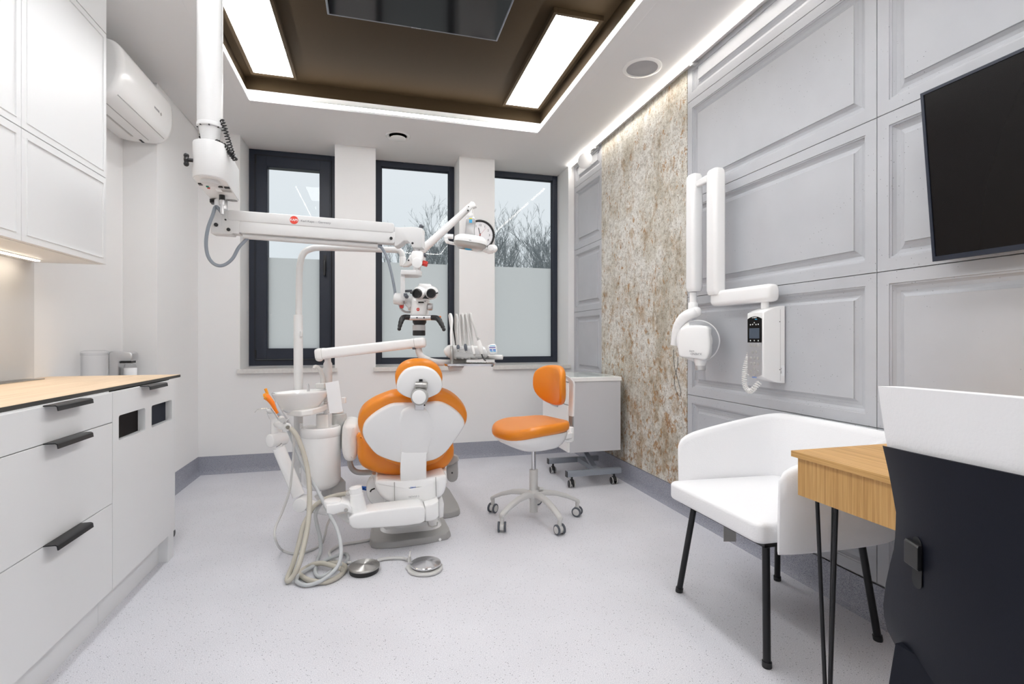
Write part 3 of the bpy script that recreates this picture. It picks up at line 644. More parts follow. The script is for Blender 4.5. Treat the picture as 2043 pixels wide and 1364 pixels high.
# wrap-around shell: path in plan with varying top / bottom height
path = [(1.285, 1.965), (1.40, 1.978), (1.55, 1.985), (1.70, 1.982), (1.79, 1.96), (1.838, 1.90), (1.850, 1.80), (1.852, 1.66), (1.850, 1.52), (1.838, 1.42), (1.79, 1.36), (1.70, 1.338), (1.55, 1.335), (1.40, 1.342), (1.285, 1.355)]
pth = spline([V((a, b, 0)) for a, b in path], 4); cen = V((1.56, 1.66, 0)); R = []
for i, p in enumerate(pth):
    tg = (pth[min(i+1, len(pth)-1)]-pth[max(i-1, 0)]).normalized(); inn = V((-tg.y, tg.x, 0)); inn = inn if inn.dot(cen-p) > 0 else -inn
    f = min(1, max(0, (p.x-1.285)/.53)); top = .655+.092*(f**.8); bot = .376; th = .042-.004*(1-f)
    e = min(i, len(pth)-1-i); fr = 1.0 if e > 3 else (.25, .72, .9, .97)[e]
    if e <= 3: top -= (.030, .010, .003, .0)[e]
    fl = .045*(1-f)                                   # the shell leans inward towards the bottom
    pr = []
    for a, z in [(0, bot+.012), (.0, bot+(top-bot)*.35), (0, bot+(top-bot)*.7), (.0, top-.02), (.006, top-.006), (.018, top), (th-.014, top), (th-.003, top-.007), (th, top-.025), (th+.004, bot+(top-bot)*.6), (th+.006, bot+(top-bot)*.3), (th, bot+.012), (th-.010, bot), (.012, bot)]:
        s_ = th/2+(a-th/2)*fr; k = 1-(z-bot)/(top-bot); pr.append(p+inn*(s_+.006*k)+V((.03*k*(1-f) if False else 0, 0, z)))
    R.append(pr)
m = M(); m.loft(R); obj('shell', m, lth, ar, sharp=60)
def leg(name, a, b, r, parent, foot=True):
    m = M(); m.cyl(a, b, r, n=16); o = obj(name, m, blkm, parent)
    if foot: m = M(); d = (V(a)-V(b)).normalized(); m.cyl(V(b)-V((0, 0, 0)), V(b)+d*.016, r*1.25, n=16); m.cyl(V((b[0], b[1], 0)), V((b[0], b[1], .003)), r*1.2, n=16); obj('foot_cap', m, blk, o)
for a, b in (((1.295, 1.845, .385), (1.267, 1.911, .003)), ((1.280, 1.425, .385), (1.258, 1.396, .003)), ((1.72, 1.845, .40), (1.756, 1.886, .003)), ((1.70, 1.44, .40), (1.757, 1.414, .003))): leg('leg', a, b, .0125, ar)
m = M(); m.box(1.27, 1.73, 1.42, 1.90, .384, .398); obj('seat_base', m, blk, ar)
m = M(); p = D(1456, 1062, 2.12); m.obox(p, .052, .002, .075, (RGT, FWD, UP)); m.v = [V((q_.x, q_.y, min(q_.z, .396))) for q_ in m.v]; obj('care_tag', m, gry, ar)
# ================================================================== office chair
oc = thing('office_chair', (1.25, .45, 0), 'office chair, white leather back in a midnight blue shell, cut off by the right edge', 'office chair')
YO0, YO1 = .27, .752; YM = (YO0+YO1)/2; HW = (YO1-YO0)/2
def wid(z): # half width by height (waisted)
    pts = [(.46, .185), (.50, .232), (.53, .250), (.57, .250), (.62, .240), (.70, .218), (.76, .215), (.82, .226), (.89, .240), (.96, .247), (1.0, .249)]
    for (z0, w0), (z1, w1) in zip(pts, pts[1:]):
        if z <= z1: k = max(0, (z-z0)/(z1-z0)); return w0+(w1-w0)*k
    return pts[-1][1]
def xback(s, z):  # outer surface: bowed round the sitter, lumbar curve
    lum = .035*math.exp(-((z-.68)/.11)**2); return .892-lum*.2+.065*abs(s)**2.2+.03*max(0, z-.85)*-1+(-.10*(z-.72) if z > .72 else .12*(.72-z))*.5
def backgrid(z0, z1, off, thick, name, mt, arch=0, nz=16, ns=24, sh=1.0):
    m = M(); R = []
    for j in range(nz+1):
        z = z0+(z1-z0)*j/nz; ring = []; ww = wid(z)*sh
        ed = min(j, nz-j); 
        for i in range(ns+1): s_ = -1+2*i/ns; ring.append(V((xback(s_, z)+off, YM+s_*ww, z+arch*(1-s_*s_)*(z-z0)/(z1-z0))))
        for i in range(ns, -1, -1):
            s_ = -1+2*i/ns; e = min(1, (1-abs(s_))*7)**.5; e2 = 1 if 0 < j < nz else .6; ring.append(V((xback(s_, z)+off+thick*max(.12, e)*e2, YM+s_*ww, z+arch*(1-s_*s_)*(z-z0)/(z1-z0))))
        R.append(ring)
    m.loft(R); return obj(name, m, mt, oc, sharp=50)
backgrid(.49, .998, .006, .055, 'back_cushion', lth, .008)
sh_ = backgrid(.498, .884, -.003, .007, 'back_shell', shell, .013, sh=1.006)
# lumbar slot and slider tab
def onback(y, z, d=0): s_ = (y-YM)/wid(z); return V((xback(s_, z)-.003+d, y, z))
ys_ = .662; m = M(); R = [[onback(ys_+a, z, -.0025) for a in (-.0115, -.004, .004, .0115)] for z in [.668+.066*i/8 for i in range(9)]]
vs = [p for r_ in R for p in r_]; m.add(vs, [(i*4+j, i*4+j+1, i*4+j+5, i*4+j+4) for i in range(8) for j in range(3)])
pc = onback(ys_, .734, -.0025); m.add([onback(ys_+.0115*math.cos(a), .734+.0115*math.sin(a), -.0025) for a in [PI*i/8 for i in range(9)]], [tuple(range(9))])
m.add([onback(ys_+.0115*math.cos(a), .668-.0115*math.sin(a), -.0025) for a in [PI*i/8 for i in range(9)]], [tuple(range(9))]); obj('lumbar_slot', m, frmd, sh_)
m = M(); m.loft([[onback(y, z, d) for z, d in ((.692, -.001), (.692, -.010), (.695, -.013), (.732, -.013), (.735, -.010), (.735, -.001))] for y in (.650, .662, .674, .684)]); obj('lumbar_slider', m, blk, sh_, bevel=.001)
m = M(); m.prism(plane_pts((1.21, YM, .435), (1, 0, 0), (0, 1, 0), rrect(.42, .40, .09, 6)), (0, 0, .065), .025, 4, crown=.01); obj('seat', m, lth, oc, sharp=60)
m = M(); m.prism(plane_pts((1.18, YM, .40), (1, 0, 0), (0, 1, 0), rrect(.50, .455, .09, 6)), (0, 0, .034), .014, 3)
m.loft([[V((x, y, z)) for x, z in ((.95, .40), (.905, .44), (.925, .53), (.955, .53), (.945, .455), (1.0, .41))] for y in (YM-.20, YM+.20)]); obj('seat_shell', m, shell, oc, sharp=60)
m = M(); m.cyl((1.2, YM, .12), (1.2, YM, .41), .028); obj('gas_lift', m, blkm, oc)
for k in range(5):
    a = 2*PI*k/5+.3; d = V((math.cos(a), math.sin(a), 0)); c0 = V((1.2, YM, .10)); m = M(); m.loft([[c0+d*r_+V((-d.y, d.x, 0))*(w_*i)+V((0, 0, h_+j)) for i, j in ((-1, -.015), (1, -.015), (1, .015), (-1, .015))] for r_, w_, h_ in ((.02, .03, .02), (.15, .022, .005), (.24, .018, -.01))])
    lg = obj('base_leg', m, blk, oc, bevel=.004); m = M(); e = c0+d*.235; e.z = .026; q_ = V((-d.y, d.x, 0)); m.cyl(e-q_*.02, e+q_*.02, .026, n=18); m.cyl(e, e+V((0, 0, .06)), .008); obj('castor', m, blk, lg)
# ================================================================== surgical microscope hung from the ceiling
A = D(419, 300, 2.25); B = D(448, 380, 2.56)
mic = thing('surgical_microscope', (A.x, A.y, ZT), 'white dental microscope hanging from the ceiling on a thick column and a long swing arm', 'microscope')
m = M(); m.cyl((A.x, A.y, 2.045), (A.x, A.y, ZT), .0505, n=40); m.cyl((A.x, A.y, 2.90), (A.x, A.y, ZT-.001), .09, n=32); obj('ceiling_column', m, whm, mic)
m = M(); m.lathe([(.001, 2.046), (.0505, 2.046), (.0525, 2.042), (.0525, 2.030), (.050, 2.027), (.044, 2.027), (.033, 1.962), (.033, 1.958)], (A.x, A.y, 0), n=40); fl = obj('column_flange', m, whm, mic)
for k in range(8):
    a = PI/4*k+.2; m = M(); m.cyl((A.x+.048*math.cos(a), A.y+.048*math.sin(a), 2.024), (A.x+.048*math.cos(a), A.y+.048*math.sin(a), 2.028), .0035, n=8); obj('screw', m, blk, fl)
dv = (B-A); dv.z = 0; dv.normalize(); sv = V((dv.y, -dv.x, 0)); BZ0, BZ1 = 1.797, 1.956
A0_ = V((A.x, A.y, 0)); B0_ = V((B.x, B.y, 0)) + dv*.02
ol = [A0_ - dv*.0 + sv*(.066*math.cos(a)) - dv*(.070*math.sin(a)) for a in [PI*i/14 for i in range(15)]]
ol = ol + [B0_ - sv*.066 - dv*.02, B0_-sv*.06, B0_-sv*.045+dv*.012, B0_+sv*.045+dv*.012, B0_+sv*.06, B0_+sv*.066-dv*.02]
m = M(); m.prism([p+V((0, 0, BZ0)) for p in ol], (0, 0, BZ1-BZ0), .004, 2); bx = obj('power_box', m, whm, mic, sharp=50)
def und(u_, s_, z=0): return A0_+dv*u_+sv*s_+V((0, 0, BZ0+z))
m = M(); m.prism([A0_+(p-A0_)*.965+dv*.004+V((0, 0, BZ0-.002)) for p in ol], (0, 0, .003)); up_ = obj('underside_panel', m, whp, bx)
m = M(); m.cyl(und(.005, .0, -.018), und(.005, .0, 0), .036, n=32, rnd=.002); obj('cover_disc', m, whm, bx)
for (u_, s_, a, b_) in ((.07, -.052, .018, .014), (.085, .026, .014, .018), (.092, .052, .016, .022)): m = M(); m.obox(und(u_, s_, -.004), b_, a*1.4, .006, (sv, dv, UP)); obj('socket', m, blk, bx)
m = M(); m.cyl(und(.245, .004, -.026), und(.245, .004, -.001), .0135, n=20); obj('cable_gland', m, blk, bx)
m = M(); m.cyl(und(.10, -.030, -.007), und(.10, -.030, -.001), .006, n=12); obj('green_button', m, green, bx)
m = M(); m.cyl(und(.125, -.030, -.007), und(.125, -.030, -.001), .006, n=12); obj('red_button', m, red, bx)
m = M(); m.obox(und(.155, .040, -.0026), .040, .045, .001, (sv, dv, UP)); obj('rating_plate', m, gry, bx)
m = M(); m.obox(und(.155, .006, -.0026), .022, .045, .001, (sv, dv, UP)); obj('paper_label', m, paper, bx)
for s_ in (-.035, .035):
    m = M()
    for k in range(-3, 4): m.obox(und(.335, s_+k*.0062, -.0028), .0028, .046*math.sqrt(1-(k/4)**2), .001, (sv, dv, UP))
    obj('fan_grille', m, blk, bx)
m = M(); m.cyl(und(.245, .004, -.050), und(.245, .004, -.026), .011, n=16); m.cyl(und(.245, .004, -.095), und(.245, .004, -.05), .0085, n=14); obj('plug', m, alum, bx)
# star knob on the left, black foot at the back left
kc = und(-.03, -.058, .07); m = M(); m.cyl(kc, kc-sv*.022, .008); m.cyl(kc-sv*.018, kc-sv*.034, .014, n=6, rnd=.003)
for s2 in (-1, 1): m.ball(kc-sv*.026+V((0, 0, s2*.018)), .011, 10)
obj('star_knob', m, blk, bx)
m = M(); m.obox(und(.37, -.055, -.008), .03, .05, .02, (sv, dv, UP)); obj('rear_foot', m, blk, bx, bevel=.003)
# coiled black cable
def coil(path, R, r, turns, n=7):
    pts = spline(path, 10); L = [0]
    for a, b in zip(pts, pts[1:]): L.append(L[-1]+(b-a).length)
    out = []; N = int(turns*10); u = None; j = 0
    for i in range(N+1):
        s_ = L[-1]*i/N
        while j < len(pts)-2 and L[j+1] < s_: j += 1
        f = (s_-L[j])/max(1e-9, L[j+1]-L[j]); p = pts[j].lerp(pts[j+1], f); t_ = (pts[j+1]-pts[j]).normalized()
        if u is None: u, _ = frame(t_)
        u = (u-t_*u.dot(t_)).normalized(); w_ = t_.cross(u); a = 2*PI*i/10
        out.append(p+(u*math.cos(a)+w_*math.sin(a))*R)
    m = M(); m.tube(out, r, n); return m
obj('coiled_cable', coil([D(441, 237, 2.25), D(447, 250, 2.25), D(453, 272, 2.27), D(459, 292, 2.3), D(466, 312, 2.33), D(469, 318, 2.33), D(461, 308, 2.30), D(450, 293, 2.26), D(438, 285, 2.24), D(426, 281, 2.26)], .0088, .0030, 27), blk, mic)
obj('coiled_cable', coil([D(408, 283, 2.3), D(402, 278, 2.3), D(403, 268, 2.3)], .008, .0034, 3.5), blk, mic)
# joint under the far end of the box, swing arm
J = D(441, 410, 2.56); J0 = V((J.x, J.y, 0)); 
m = M(); m.cyl(J0+V((0, 0, 1.745)), J0+V((0, 0, BZ0)), .030, n=28); m.cyl(J0+V((0, 0, 1.760)), J0+V((0, 0, 1.763)), .0308, n=28); obj('arm_bearing', m, alum, mic)
a0, a1 = D(456, 444, 2.555), D(789, 469, 2.74); ad = (a1-a0).normalized(); an = ad.cross(UP).normalized(); 
if an.dot(FWD) > 0: an = -an                         # towards the viewer
au = an.cross(ad).normalized(); au = au if au.z > 0 else -au; AL = (a1-a0).length; AXS = (ad, an, au)
def arm_pt(l, h, o=0): return a0+ad*l+au*h+an*o
m = M(); m.obox(arm_pt(-.02, -.008), .10, .066, .118, AXS); bj = obj('arm_joint', m, silv if False else whm, mic, bevel=.006)
def side_out(pts, o): return [arm_pt(x, y, o) for x, y in pts]
def rr2(x0, x1, y0, y1, r, n=4): return [((x0+x1)/2+x, (y0+y1)/2+y) for x, y in rrect(x1-x0, y1-y0, r, n)]
m = M(); m.prism(side_out([(.0, .055), (-.012, .048), (-.022, .02), (-.022, -.02), (-.008, -.046), (.015, -.058), (.06, -.058), (.06, .055)], .035), an*-.07, .003, 2)
m.prism(side_out(rr2(.0, AL, -.052, .014, .012), .033), an*-.066, .004, 2); sw = obj('swing_arm', m, whm, mic, sharp=50)
m = M(); m.prism(side_out(rr2(.004, AL-.008, .004, .058, .014), .037), an*-.074, .005, 3); cv = obj('arm_cover', m, whm, mic, sharp=50)
m = M(); m.cyl(arm_pt(.07, -.062), arm_pt(AL-.09, -.066), .015, n=18, rnd=.003); obj('cable_duct', m, whm, mic)
for (l, h, r_) in ((-.045, -.022, .009), (.012, -.042, .0085), (-.003, .006, .004), (AL-.022, -.026, .008)):
    m = M(); m.cyl(arm_pt(l, h, .034), arm_pt(l, h, .041), r_, n=18); obj('arm_bolt', m, blk, sw)
tx = math.atan2(0, 1); fo = .0375
def onarm(l, h): return arm_pt(l, h, fo)
lg = D(589, 443, 2.62)
lc = (lg-a0).dot(ad)
m = M(); m.cyl(onarm(lc, .031), arm_pt(lc, .031, fo+.0008), .0205, n=36); obj('round_logo', m, rlog, cv)
text('logo_lettering', 'KAPS', .0165, arm_pt(lc, .031, fo+.0010), ad, au, inkw, cv, bold=.0004)
text('arm_lettering', 'Karl Kaps', .0165, arm_pt(lc+.032, .030, fo+.0004), ad, au, inkg, cv, align='LEFT'); text('arm_lettering', 'Germany', .0165, arm_pt(lc+.117, .030, fo+.0004), ad, au, inkg, cv, align='LEFT')
# head bracket with the arched underside
h0 = D(787, 470, 2.74); zs_ = lambda y: HC+(HY-y)/FPX*2.75
def HP(px, py, d=2.75): return D(px, py, d)
pts = [(786, 452), (796, 453), (820, 452), (833, 453), (842, 455), (842.5, 493), (833, 494), (822, 493), (819, 486), (812, 480), (805, 480), (798, 486), (792, 490), (786, 491)]
m = M(); m.prism([HP(x, y, 2.71) for x, y in pts], FWD*.085, .005, 2); obj('head_bracket', m, whm, mic, sharp=50)
m = M(); m.cyl(HP(840.5, 451, 2.73), HP(838, 457, 2.74), .010, n=16); m.cyl(HP(842, 449, 2.73), HP(839.5, 454, 2.735), .012, n=16); obj('top_knob', m, dgry, mic)
m = M(); m.cyl(HP(823, 485, 2.708), HP(823, 485, 2.72), .006, n=12); obj('arm_bolt', m, blk, mic)
m = M(); m.cyl(HP(831, 491, 2.75), HP(831, 503, 2.75), .019, n=24); obj('swivel_shaft', m, alum, mic)
m = M(); m.prism([HP(x, y, 2.70) for x, y in ((823, 500), (838, 500), (844, 503), (844, 516), (841, 523), (833, 527), (822, 522), (819, 512), (820, 504))], FWD*.09, .006, 2)
m.cyl(HP(832, 524, 2.685), HP(832, 524, 2.80), .028, n=28, rnd=.004); m.lathe([(.001, 0), (.022, .004), (.018, .055)], HP(832, 528, 2.75), (0, 0, -1), n=20); obj('swivel_joint', m, whp, mic, sharp=50)
m = M(); m.cyl(HP(843, 510, 2.73), HP(847, 509, 2.73), .005); m.cyl(HP(846, 509, 2.73), HP(850, 508, 2.73), .013, n=7, rnd=.002); obj('black_knob', m, dgry, mic)
m = M(); m.cyl(HP(842, 524, 2.73), HP(853, 527, 2.73), .015, n=22, rnd=.002); obj('red_knob', m, red, mic)
m = M(); so = [HP(x, y, 2.68) for x, y in ((800, 537), (836, 537), (840.5, 541), (841, 549), (838, 554), (832, 555), (808, 553.5), (800, 552))]
pl = [(800, 2.66), (830, 2.66), (838, 2.68), (842, 2.72), (841, 2.77), (833, 2.81), (800, 2.81)]
zt = HP(820, 541, 2.70).z
m.prism([V((*HP(x, 540, d)[:2], zt-.022)) for x, d in pl], (0, 0, .024), .003, 2); m.prism([V((*HP(x, 540, d)[:2], HP(800, 600, 2.70).z)) for x, d in ((799, 2.68), (808, 2.68), (808, 2.76), (799, 2.76))], (0, 0, zt-.003-HP(800, 600, 2.70).z), .002, 2)
obj('drop_bracket', m, whm, mic, sharp=40)
m = M(); m.cyl(HP(787, 595, 2.71), HP(806, 598, 2.71), .031, n=28, rnd=.004); m.cyl(HP(806, 597, 2.72), HP(826, 600, 2.74), .024, n=24, rnd=.003); m.cyl(HP(812, 604, 2.72), HP(820, 612, 2.72), .016); obj('tilt_joint', m, whm, mic, sharp=50)
m = M(); m.cyl(HP(806, 581, 2.73), HP(822, 580, 2.73), .007); obj('clamp_lever', m, dgry, mic); m = M(); m.cyl(HP(810, 590, 2.68), HP(812, 592, 2.665), .011, n=7, rnd=.002); m.obox(HP(809, 588, 2.67), .018, .012, .016); obj('clamp_knob', m, dgry, mic, bevel=.002)
m = M(); m.cyl(HP(799, 610, 2.72), HP(805, 611, 2.72), .012, n=16); obj('red_stop', m, red, mic)
# optics body
m = M(); R = []
for y, x0, x1, d0, d1 in ((592, 824, 855, 2.71, 2.80), (600, 824, 855, 2.69, 2.80), (612, 823, 854, 2.69, 2.80), (622, 822, 853, 2.69, 2.80), (629, 821.5, 853, 2.695, 2.80)):
    c = HP((x0+x1)/2, y, (d0+d1)/2); w_ = (x1-x0)/FPX*2.72; R.append([c+RGT*a+FWD*b_ for a, b_ in rrect(w_, d1-d0, .018, 4)])
m.loft(R); ob_ = obj('optics_body', m, whp, mic, sharp=50)
m = M(); m.cyl(HP(834, 617, 2.689), HP(834, 617, 2.6875), .0085, n=28); obj('round_logo', m, rlog, ob_); text('logo_lettering', 'KAPS', .0065, HP(834, 617, 2.6868), RGT, UP, inkw, ob_)
m = M(); m.prism([HP(x, y, 2.688) for x, y in ((834.5, 601.5), (845.5, 601.5), (845.5, 604.5), (834.5, 604.5))], FWD*.004); m.cyl(HP(848, 601, 2.688), HP(848, 601, 2.692), .0025); obj('slot_window', m, blk, ob_)
m = M(); m.prism([HP(x, y, 2.70) for x, y in ((826, 585), (836, 565), (858, 566), (866, 582), (856, 596), (830, 594))], FWD*.08, .008, 3); m.prism([HP(x, y, 2.665) for x, y in ((830, 592), (856, 592), (853, 597.5), (831, 596))], FWD*.06, .002); 
bh = obj('binocular_head', m, whp, mic, sharp=60)
m = M(); m.prism([HP(x, y, 2.662) for x, y in ((836, 589), (852, 589), (855, 596), (830, 595))], FWD*.02, .002); obj('inner_gap', m, blk, bh)
for (ex, sx) in ((831.2, -1), (860, 1)):
    c = HP(ex, 585.5, 2.62); ax_ = (FWD*-1 + UP*-.16 + RGT*sx*.10).normalized(); base_ = c-ax_*.075
    m = M(); pr = [(.001, 0), (.033, 0), (.035, .01), (.034, .03), (.029, .052), (.0265, .06)]; m.lathe(pr, base_, ax_, n=28); ep = obj('eyepiece', m, whp, mic, sharp=60)
    m = M(); m.lathe([(.0255, .052), (.0255, .060), (.0240, .080), (.022, .0835), (.0170, .083), (.0150, .074)], base_, ax_, n=32); obj('eye_cup', m, blk, ep)
    m = M(); m.lathe([(.017, .072), (.001, .074)], base_, ax_, n=24); obj('ocular_lens', m, scrn, ep)
    m = M(); m.cyl(base_+ax_*.066+RGT*sx*.024, base_+ax_*.066+RGT*sx*.036+UP*.004, .004, n=8); obj('diopter_lever', m, blk, ep)
for x0, x1 in ((815, 824), (853.5, 863)):
    m = M(); m.cyl(HP(x0, 611.5, 2.73), HP(x1, 612, 2.73), .0195, n=24, rnd=.002); m.cyl(HP(x0+3, 611.5, 2.73), HP(x1-3, 612, 2.73), .0202, n=24); obj('magnification_knob', m, alum, mic)
m = M(); m.cyl(HP(817.5, 633.5, 2.69), HP(861.5, 633.5, 2.69), .0138, n=24)
hb = obj('handle_bar', m, alum, mic)
for x in (832, 846): m = M(); m.lathe([(.0045, 0), (.0045, -.002), (.003, -.002)], HP(x, 633.5, 2.677), FWD, n=14); obj('ring_mark', m, ink, hb)
for sx, c0, pts in ((-1, 818, ((817.5, 633), (808, 632.5), (803, 635), (800, 642), (797.5, 651), (796.5, 656))), (1, 861, ((861.5, 633.5), (870, 634), (875, 637), (880, 645), (884, 653), (885.5, 657)))):
    m = M(); pp = spline([HP(x, y, 2.69-.012*i) for i, (x, y) in enumerate(pts)], 5); m.tube(pp, [.0145, .0145, .0145, .013, .011, .009, .0085], 14); m.ball(pp[-1], .0098, 12); hn = obj('handle', m, blk, mic)
    m = M(); x = 802.5 if sx < 0 else 877.5; m.obox(HP(x, 631.5 if sx < 0 else 632.5, 2.68), .012, .012, .012); obj('orange_button', m, orp, hn, bevel=.002)
m = M(); m.lathe([(.001, 0), (.038, 0), (.037, .018), (.030, .030), (.031, .034)], HP(837, 636.5, 2.75), (0, 0, -1), n=36); m.lathe([(.034, 0), (.0345, .022), (.033, .028), (.030, .028), (.026, .018)], HP(836, 659, 2.75), (0, 0, -1), n=36, caps=False); m.lathe([(.03, .012), (.001, .012)], HP(836, 659, 2.75), (0, 0, -1)); ol_ = obj('objective_lens', m, blk, mic)
m = M(); m.lathe([(.030, 0), (.034, .001), (.034, .030), (.033, .032), (.03, .032)], HP(836, 648, 2.75), (0, 0, -1), n=40)
for k in range(36): a = 2*PI*k/36; q = HP(836, 648, 2.75)+V((.034*math.cos(a), .034*math.sin(a), -.016)); m.cyl(q+UP*.012, q-UP*.012, .0012, n=5)
obj('focus_ring', m, alum, ol_)
for pts, r_ in (([und(.245, .004, -.09), D(431, 412, 2.5), D(424, 430, 2.46), D(415, 455, 2.45), D(411, 483, 2.45), D(414, 508, 2.46), D(424, 524, 2.47), D(438, 530, 2.48), D(452, 526, 2.5), D(465, 514, 2.52), D(476, 494, 2.55), D(487, 482, 2.57), arm_pt(.10, -.062)], .0082),
                ([arm_pt(AL-.10, -.066), D(760, 493, 2.72), D(768, 505, 2.72), D(775, 522, 2.72), D(781, 545, 2.72), D(786, 570, 2.72), D(789, 590, 2.72)], .0075),
                ([D(797, 608, 2.73), D(801, 617, 2.73), D(810, 622, 2.74), D(822, 622, 2.75)], .006)):
    m = M(); m.tube(spline(pts, 10), r_, 12); obj('cable', m, bhose if r_ > .007 else ghose, mic)

# ================================================================== dental chair
dch = thing('dental_chair', (.2, 3.0, 0), 'orange and white dental chair seen from behind, standing on a grey base plate', 'dental chair')
P0 = V((.2, 2.69, .62)); tv = V((0, -.42, 1)).normalized(); uv = V((1, 0, 0)); nv = uv.cross(tv)     # nv towards the camera
if nv.y > 0: nv = -nv
def BP(pts, off=0): return [onplane(x, y, P0+nv*off, nv) for x, y in pts]
back_o = spline([V((x, y, 0)) for x, y in ((713.5, 845), (722, 822), (742, 806), (766, 795), (790, 788), (815, 792), (829, 795), (846, 791), (869, 783), (895, 788), (917, 803), (931, 822), (933, 838), (927, 853), (911, 874), (897, 898), (878, 922), (852, 932), (825, 934), (795, 932), (760, 916), (735, 894), (719, 868))], 3, True)
m = M(); m.prism(BP([(p.x, p.y) for p in back_o], .03), -nv*.085, .026, 4, crown=.012); bc_ = obj('backrest', m, org, dch, sharp=70)
sh_o = spline([V((x, y, 0)) for x, y in ((723.5, 853), (730, 836), (750, 818), (778, 803), (800, 800.5), (826, 801), (850, 799.5), (874, 797.5), (896, 806), (916, 822), (925.5, 838), (921, 851), (906, 873), (888, 896), (870, 909), (850, 914.5), (825, 917), (800, 917), (776, 911), (751, 900), (735, 882), (726, 867))], 3, True)
m = M(); m.prism(BP([(p.x, p.y) for p in sh_o], .022), nv*.034, .014, 4, crown=.020, both=False); bs = obj('backrest_shell', m, whp, dch, sharp=70)
sp_o = spline([V((x, y, 0)) for x, y in ((804, 812), (826, 806), (846, 810), (858, 822), (866, 842), (866, 862), (857, 884), (851, 902), (826, 904), (801, 903), (796, 882), (791, 862), (793, 840), (797, 824))], 3, True)
m = M(); m.prism(BP([(p.x, p.y) for p in sp_o], .04), nv*.034, .016, 4, crown=.008, both=False); obj('spine_cover', m, whp, dch, sharp=70)
# hinge strap down to the rear housing
HY_ = 2.50
m = M(); ws = [(800.5, 851.5, 903), (799.5, 852, 935), (799.5, 851, 966)]
ring = []
q0, q1 = BP([(800.5, 900), (851.5, 900)], .072); l0, l1 = D(799.5, 966, 2.68), D(851, 963, 2.68)
for k, (bul, ) in enumerate(((.0,), (.018,), (.024,), (.018,), (0,))):
    f = k/4; a = q0.lerp(l0, f)-FWD*bul; b_ = q1.lerp(l1, f)-FWD*bul; ring.append([a, b_, b_+FWD*.02, a+FWD*.02])
m.loft(ring); obj('hinge_strap', m, whp, dch, bevel=.004)
# headrest
hr_o = spline([V((x, y, 0)) for x, y in ((789, 762), (790, 745), (799, 730), (815, 721), (836, 718), (858, 721), (874, 731), (883, 747), (883, 764), (877, 780), (860, 791), (838, 794), (812, 792), (795, 781))], 3, True)
hq = V((.2, 2.50, .93)); hn = V((0, -1, -.22)).normalized()
def HPn(pts, off=0): return [onplane(x, y, hq+hn*off, hn) for x, y in pts]
m = M(); m.prism(HPn([(p.x, p.y) for p in hr_o], .0), -hn*.06, .022, 4, crown=.012); obj('headrest', m, org, dch, sharp=70)
hs_o = spline([V((x, y, 0)) for x, y in ((791, 772), (795, 752), (808, 736), (826, 729.5), (848, 729.5), (866, 737), (878, 751), (882, 766), (876, 780), (860, 789), (840, 795), (816, 791), (799, 783))], 3, True)
m = M(); m.prism(HPn([(p.x, p.y) for p in hs_o], -.004), hn*.026, .012, 4, crown=.012, both=False); hs = obj('headrest_shell', m, whp, dch, sharp=70)
m = M(); m.prism(HPn([(836, 756), (843, 756), (843, 764), (836, 764)], .032), hn*.004, .001); obj('slide_slot', m, blk, hs)
m = M(); c = onplane(841, 768, hq+hn*.045, hn); m.cyl(c-RGT*.027, c+RGT*.027, .016, n=24); m.cyl(c-RGT*.008, c+RGT*.008, .0175, n=24)
c2 = onplane(837.5, 791, hq+hn*.055, hn)
m.prism([c+RGT*-.029+UP*.008, c+RGT*.028+UP*.008, c2+RGT*.024+UP*.01, c2-RGT*.034+UP*.01], FWD*.03, .004); obj('headrest_joint', m, stl, dch, sharp=45)
m = M(); m.cyl(c2+FWD*.01, c2-FWD*.018, .042, n=36, rnd=.008); kn = obj('joint_knob', m, gry, dch)
m = M(); m.v = []; m.cyl(c2-FWD*.017, c2-FWD*.022, .034, n=32, rnd=.003); obj('knob_cap', m, whp, kn)
for mm in (): pass
c3 = onplane(836, 806, P0+nv*.075, nv); m = M(); m.obox(c3+FWD*.01, .046, .03, .055, (RGT, nv*-1, tv)); obj('joint_bracket', m, alum, dch, bevel=.002)
m = M(); m.cyl(onplane(847, 808, P0+nv*.09, nv), onplane(847, 808, P0+nv*.094, nv), .004); obj('joint_screw', m, blk, dch)
# seat (rear end seen below the backrest), leg rest
ys0 = 2.80
st = spline([V((x, y, 0)) for x, y in ((714, 866), (712.5, 890), (713, 914), (722, 933), (744, 944), (770, 950), (800, 952), (830, 949), (858, 945), (889, 936), (905, 918), (908, 904), (907, 890), (902, 877), (870, 868), (820, 866), (760, 862))], 3, True)
sp3 = [AY(p.x, p.y, ys0) for p in st]
m = M(); m.prism(sp3, (0, .66, 0), .050, 5, crown=.004); 
def seat_top(p):
    f = max(0, min(1, (p.y-ys0-.10)/.5)); zt_ = .47; return V((p.x, p.y, p.z if p.z < .40 else .40+(p.z-.40)*(1-.55*f)))
m.tf(seat_top); obj('seat', m, org, dch, sharp=70)
m = M(); m.prism(plane_pts((.2, 3.72, .335), (1, 0, 0), (0, 1, 0), rrect(.46, .62, .12, 7)), (0, 0, .085), .035, 4, crown=.008); m.tf(lambda p: V((p.x, p.y, p.z-.10*max(0, p.y-3.45)))); obj('leg_rest', m, org, dch, sharp=70)
m = M(); m.prism(plane_pts((.2, 3.42, .285), (1, 0, 0), (0, 1, 0), rrect(.42, 1.0, .10, 6)), (0, 0, .055), .02, 3); obj('seat_frame', m, whp, dch, sharp=60)
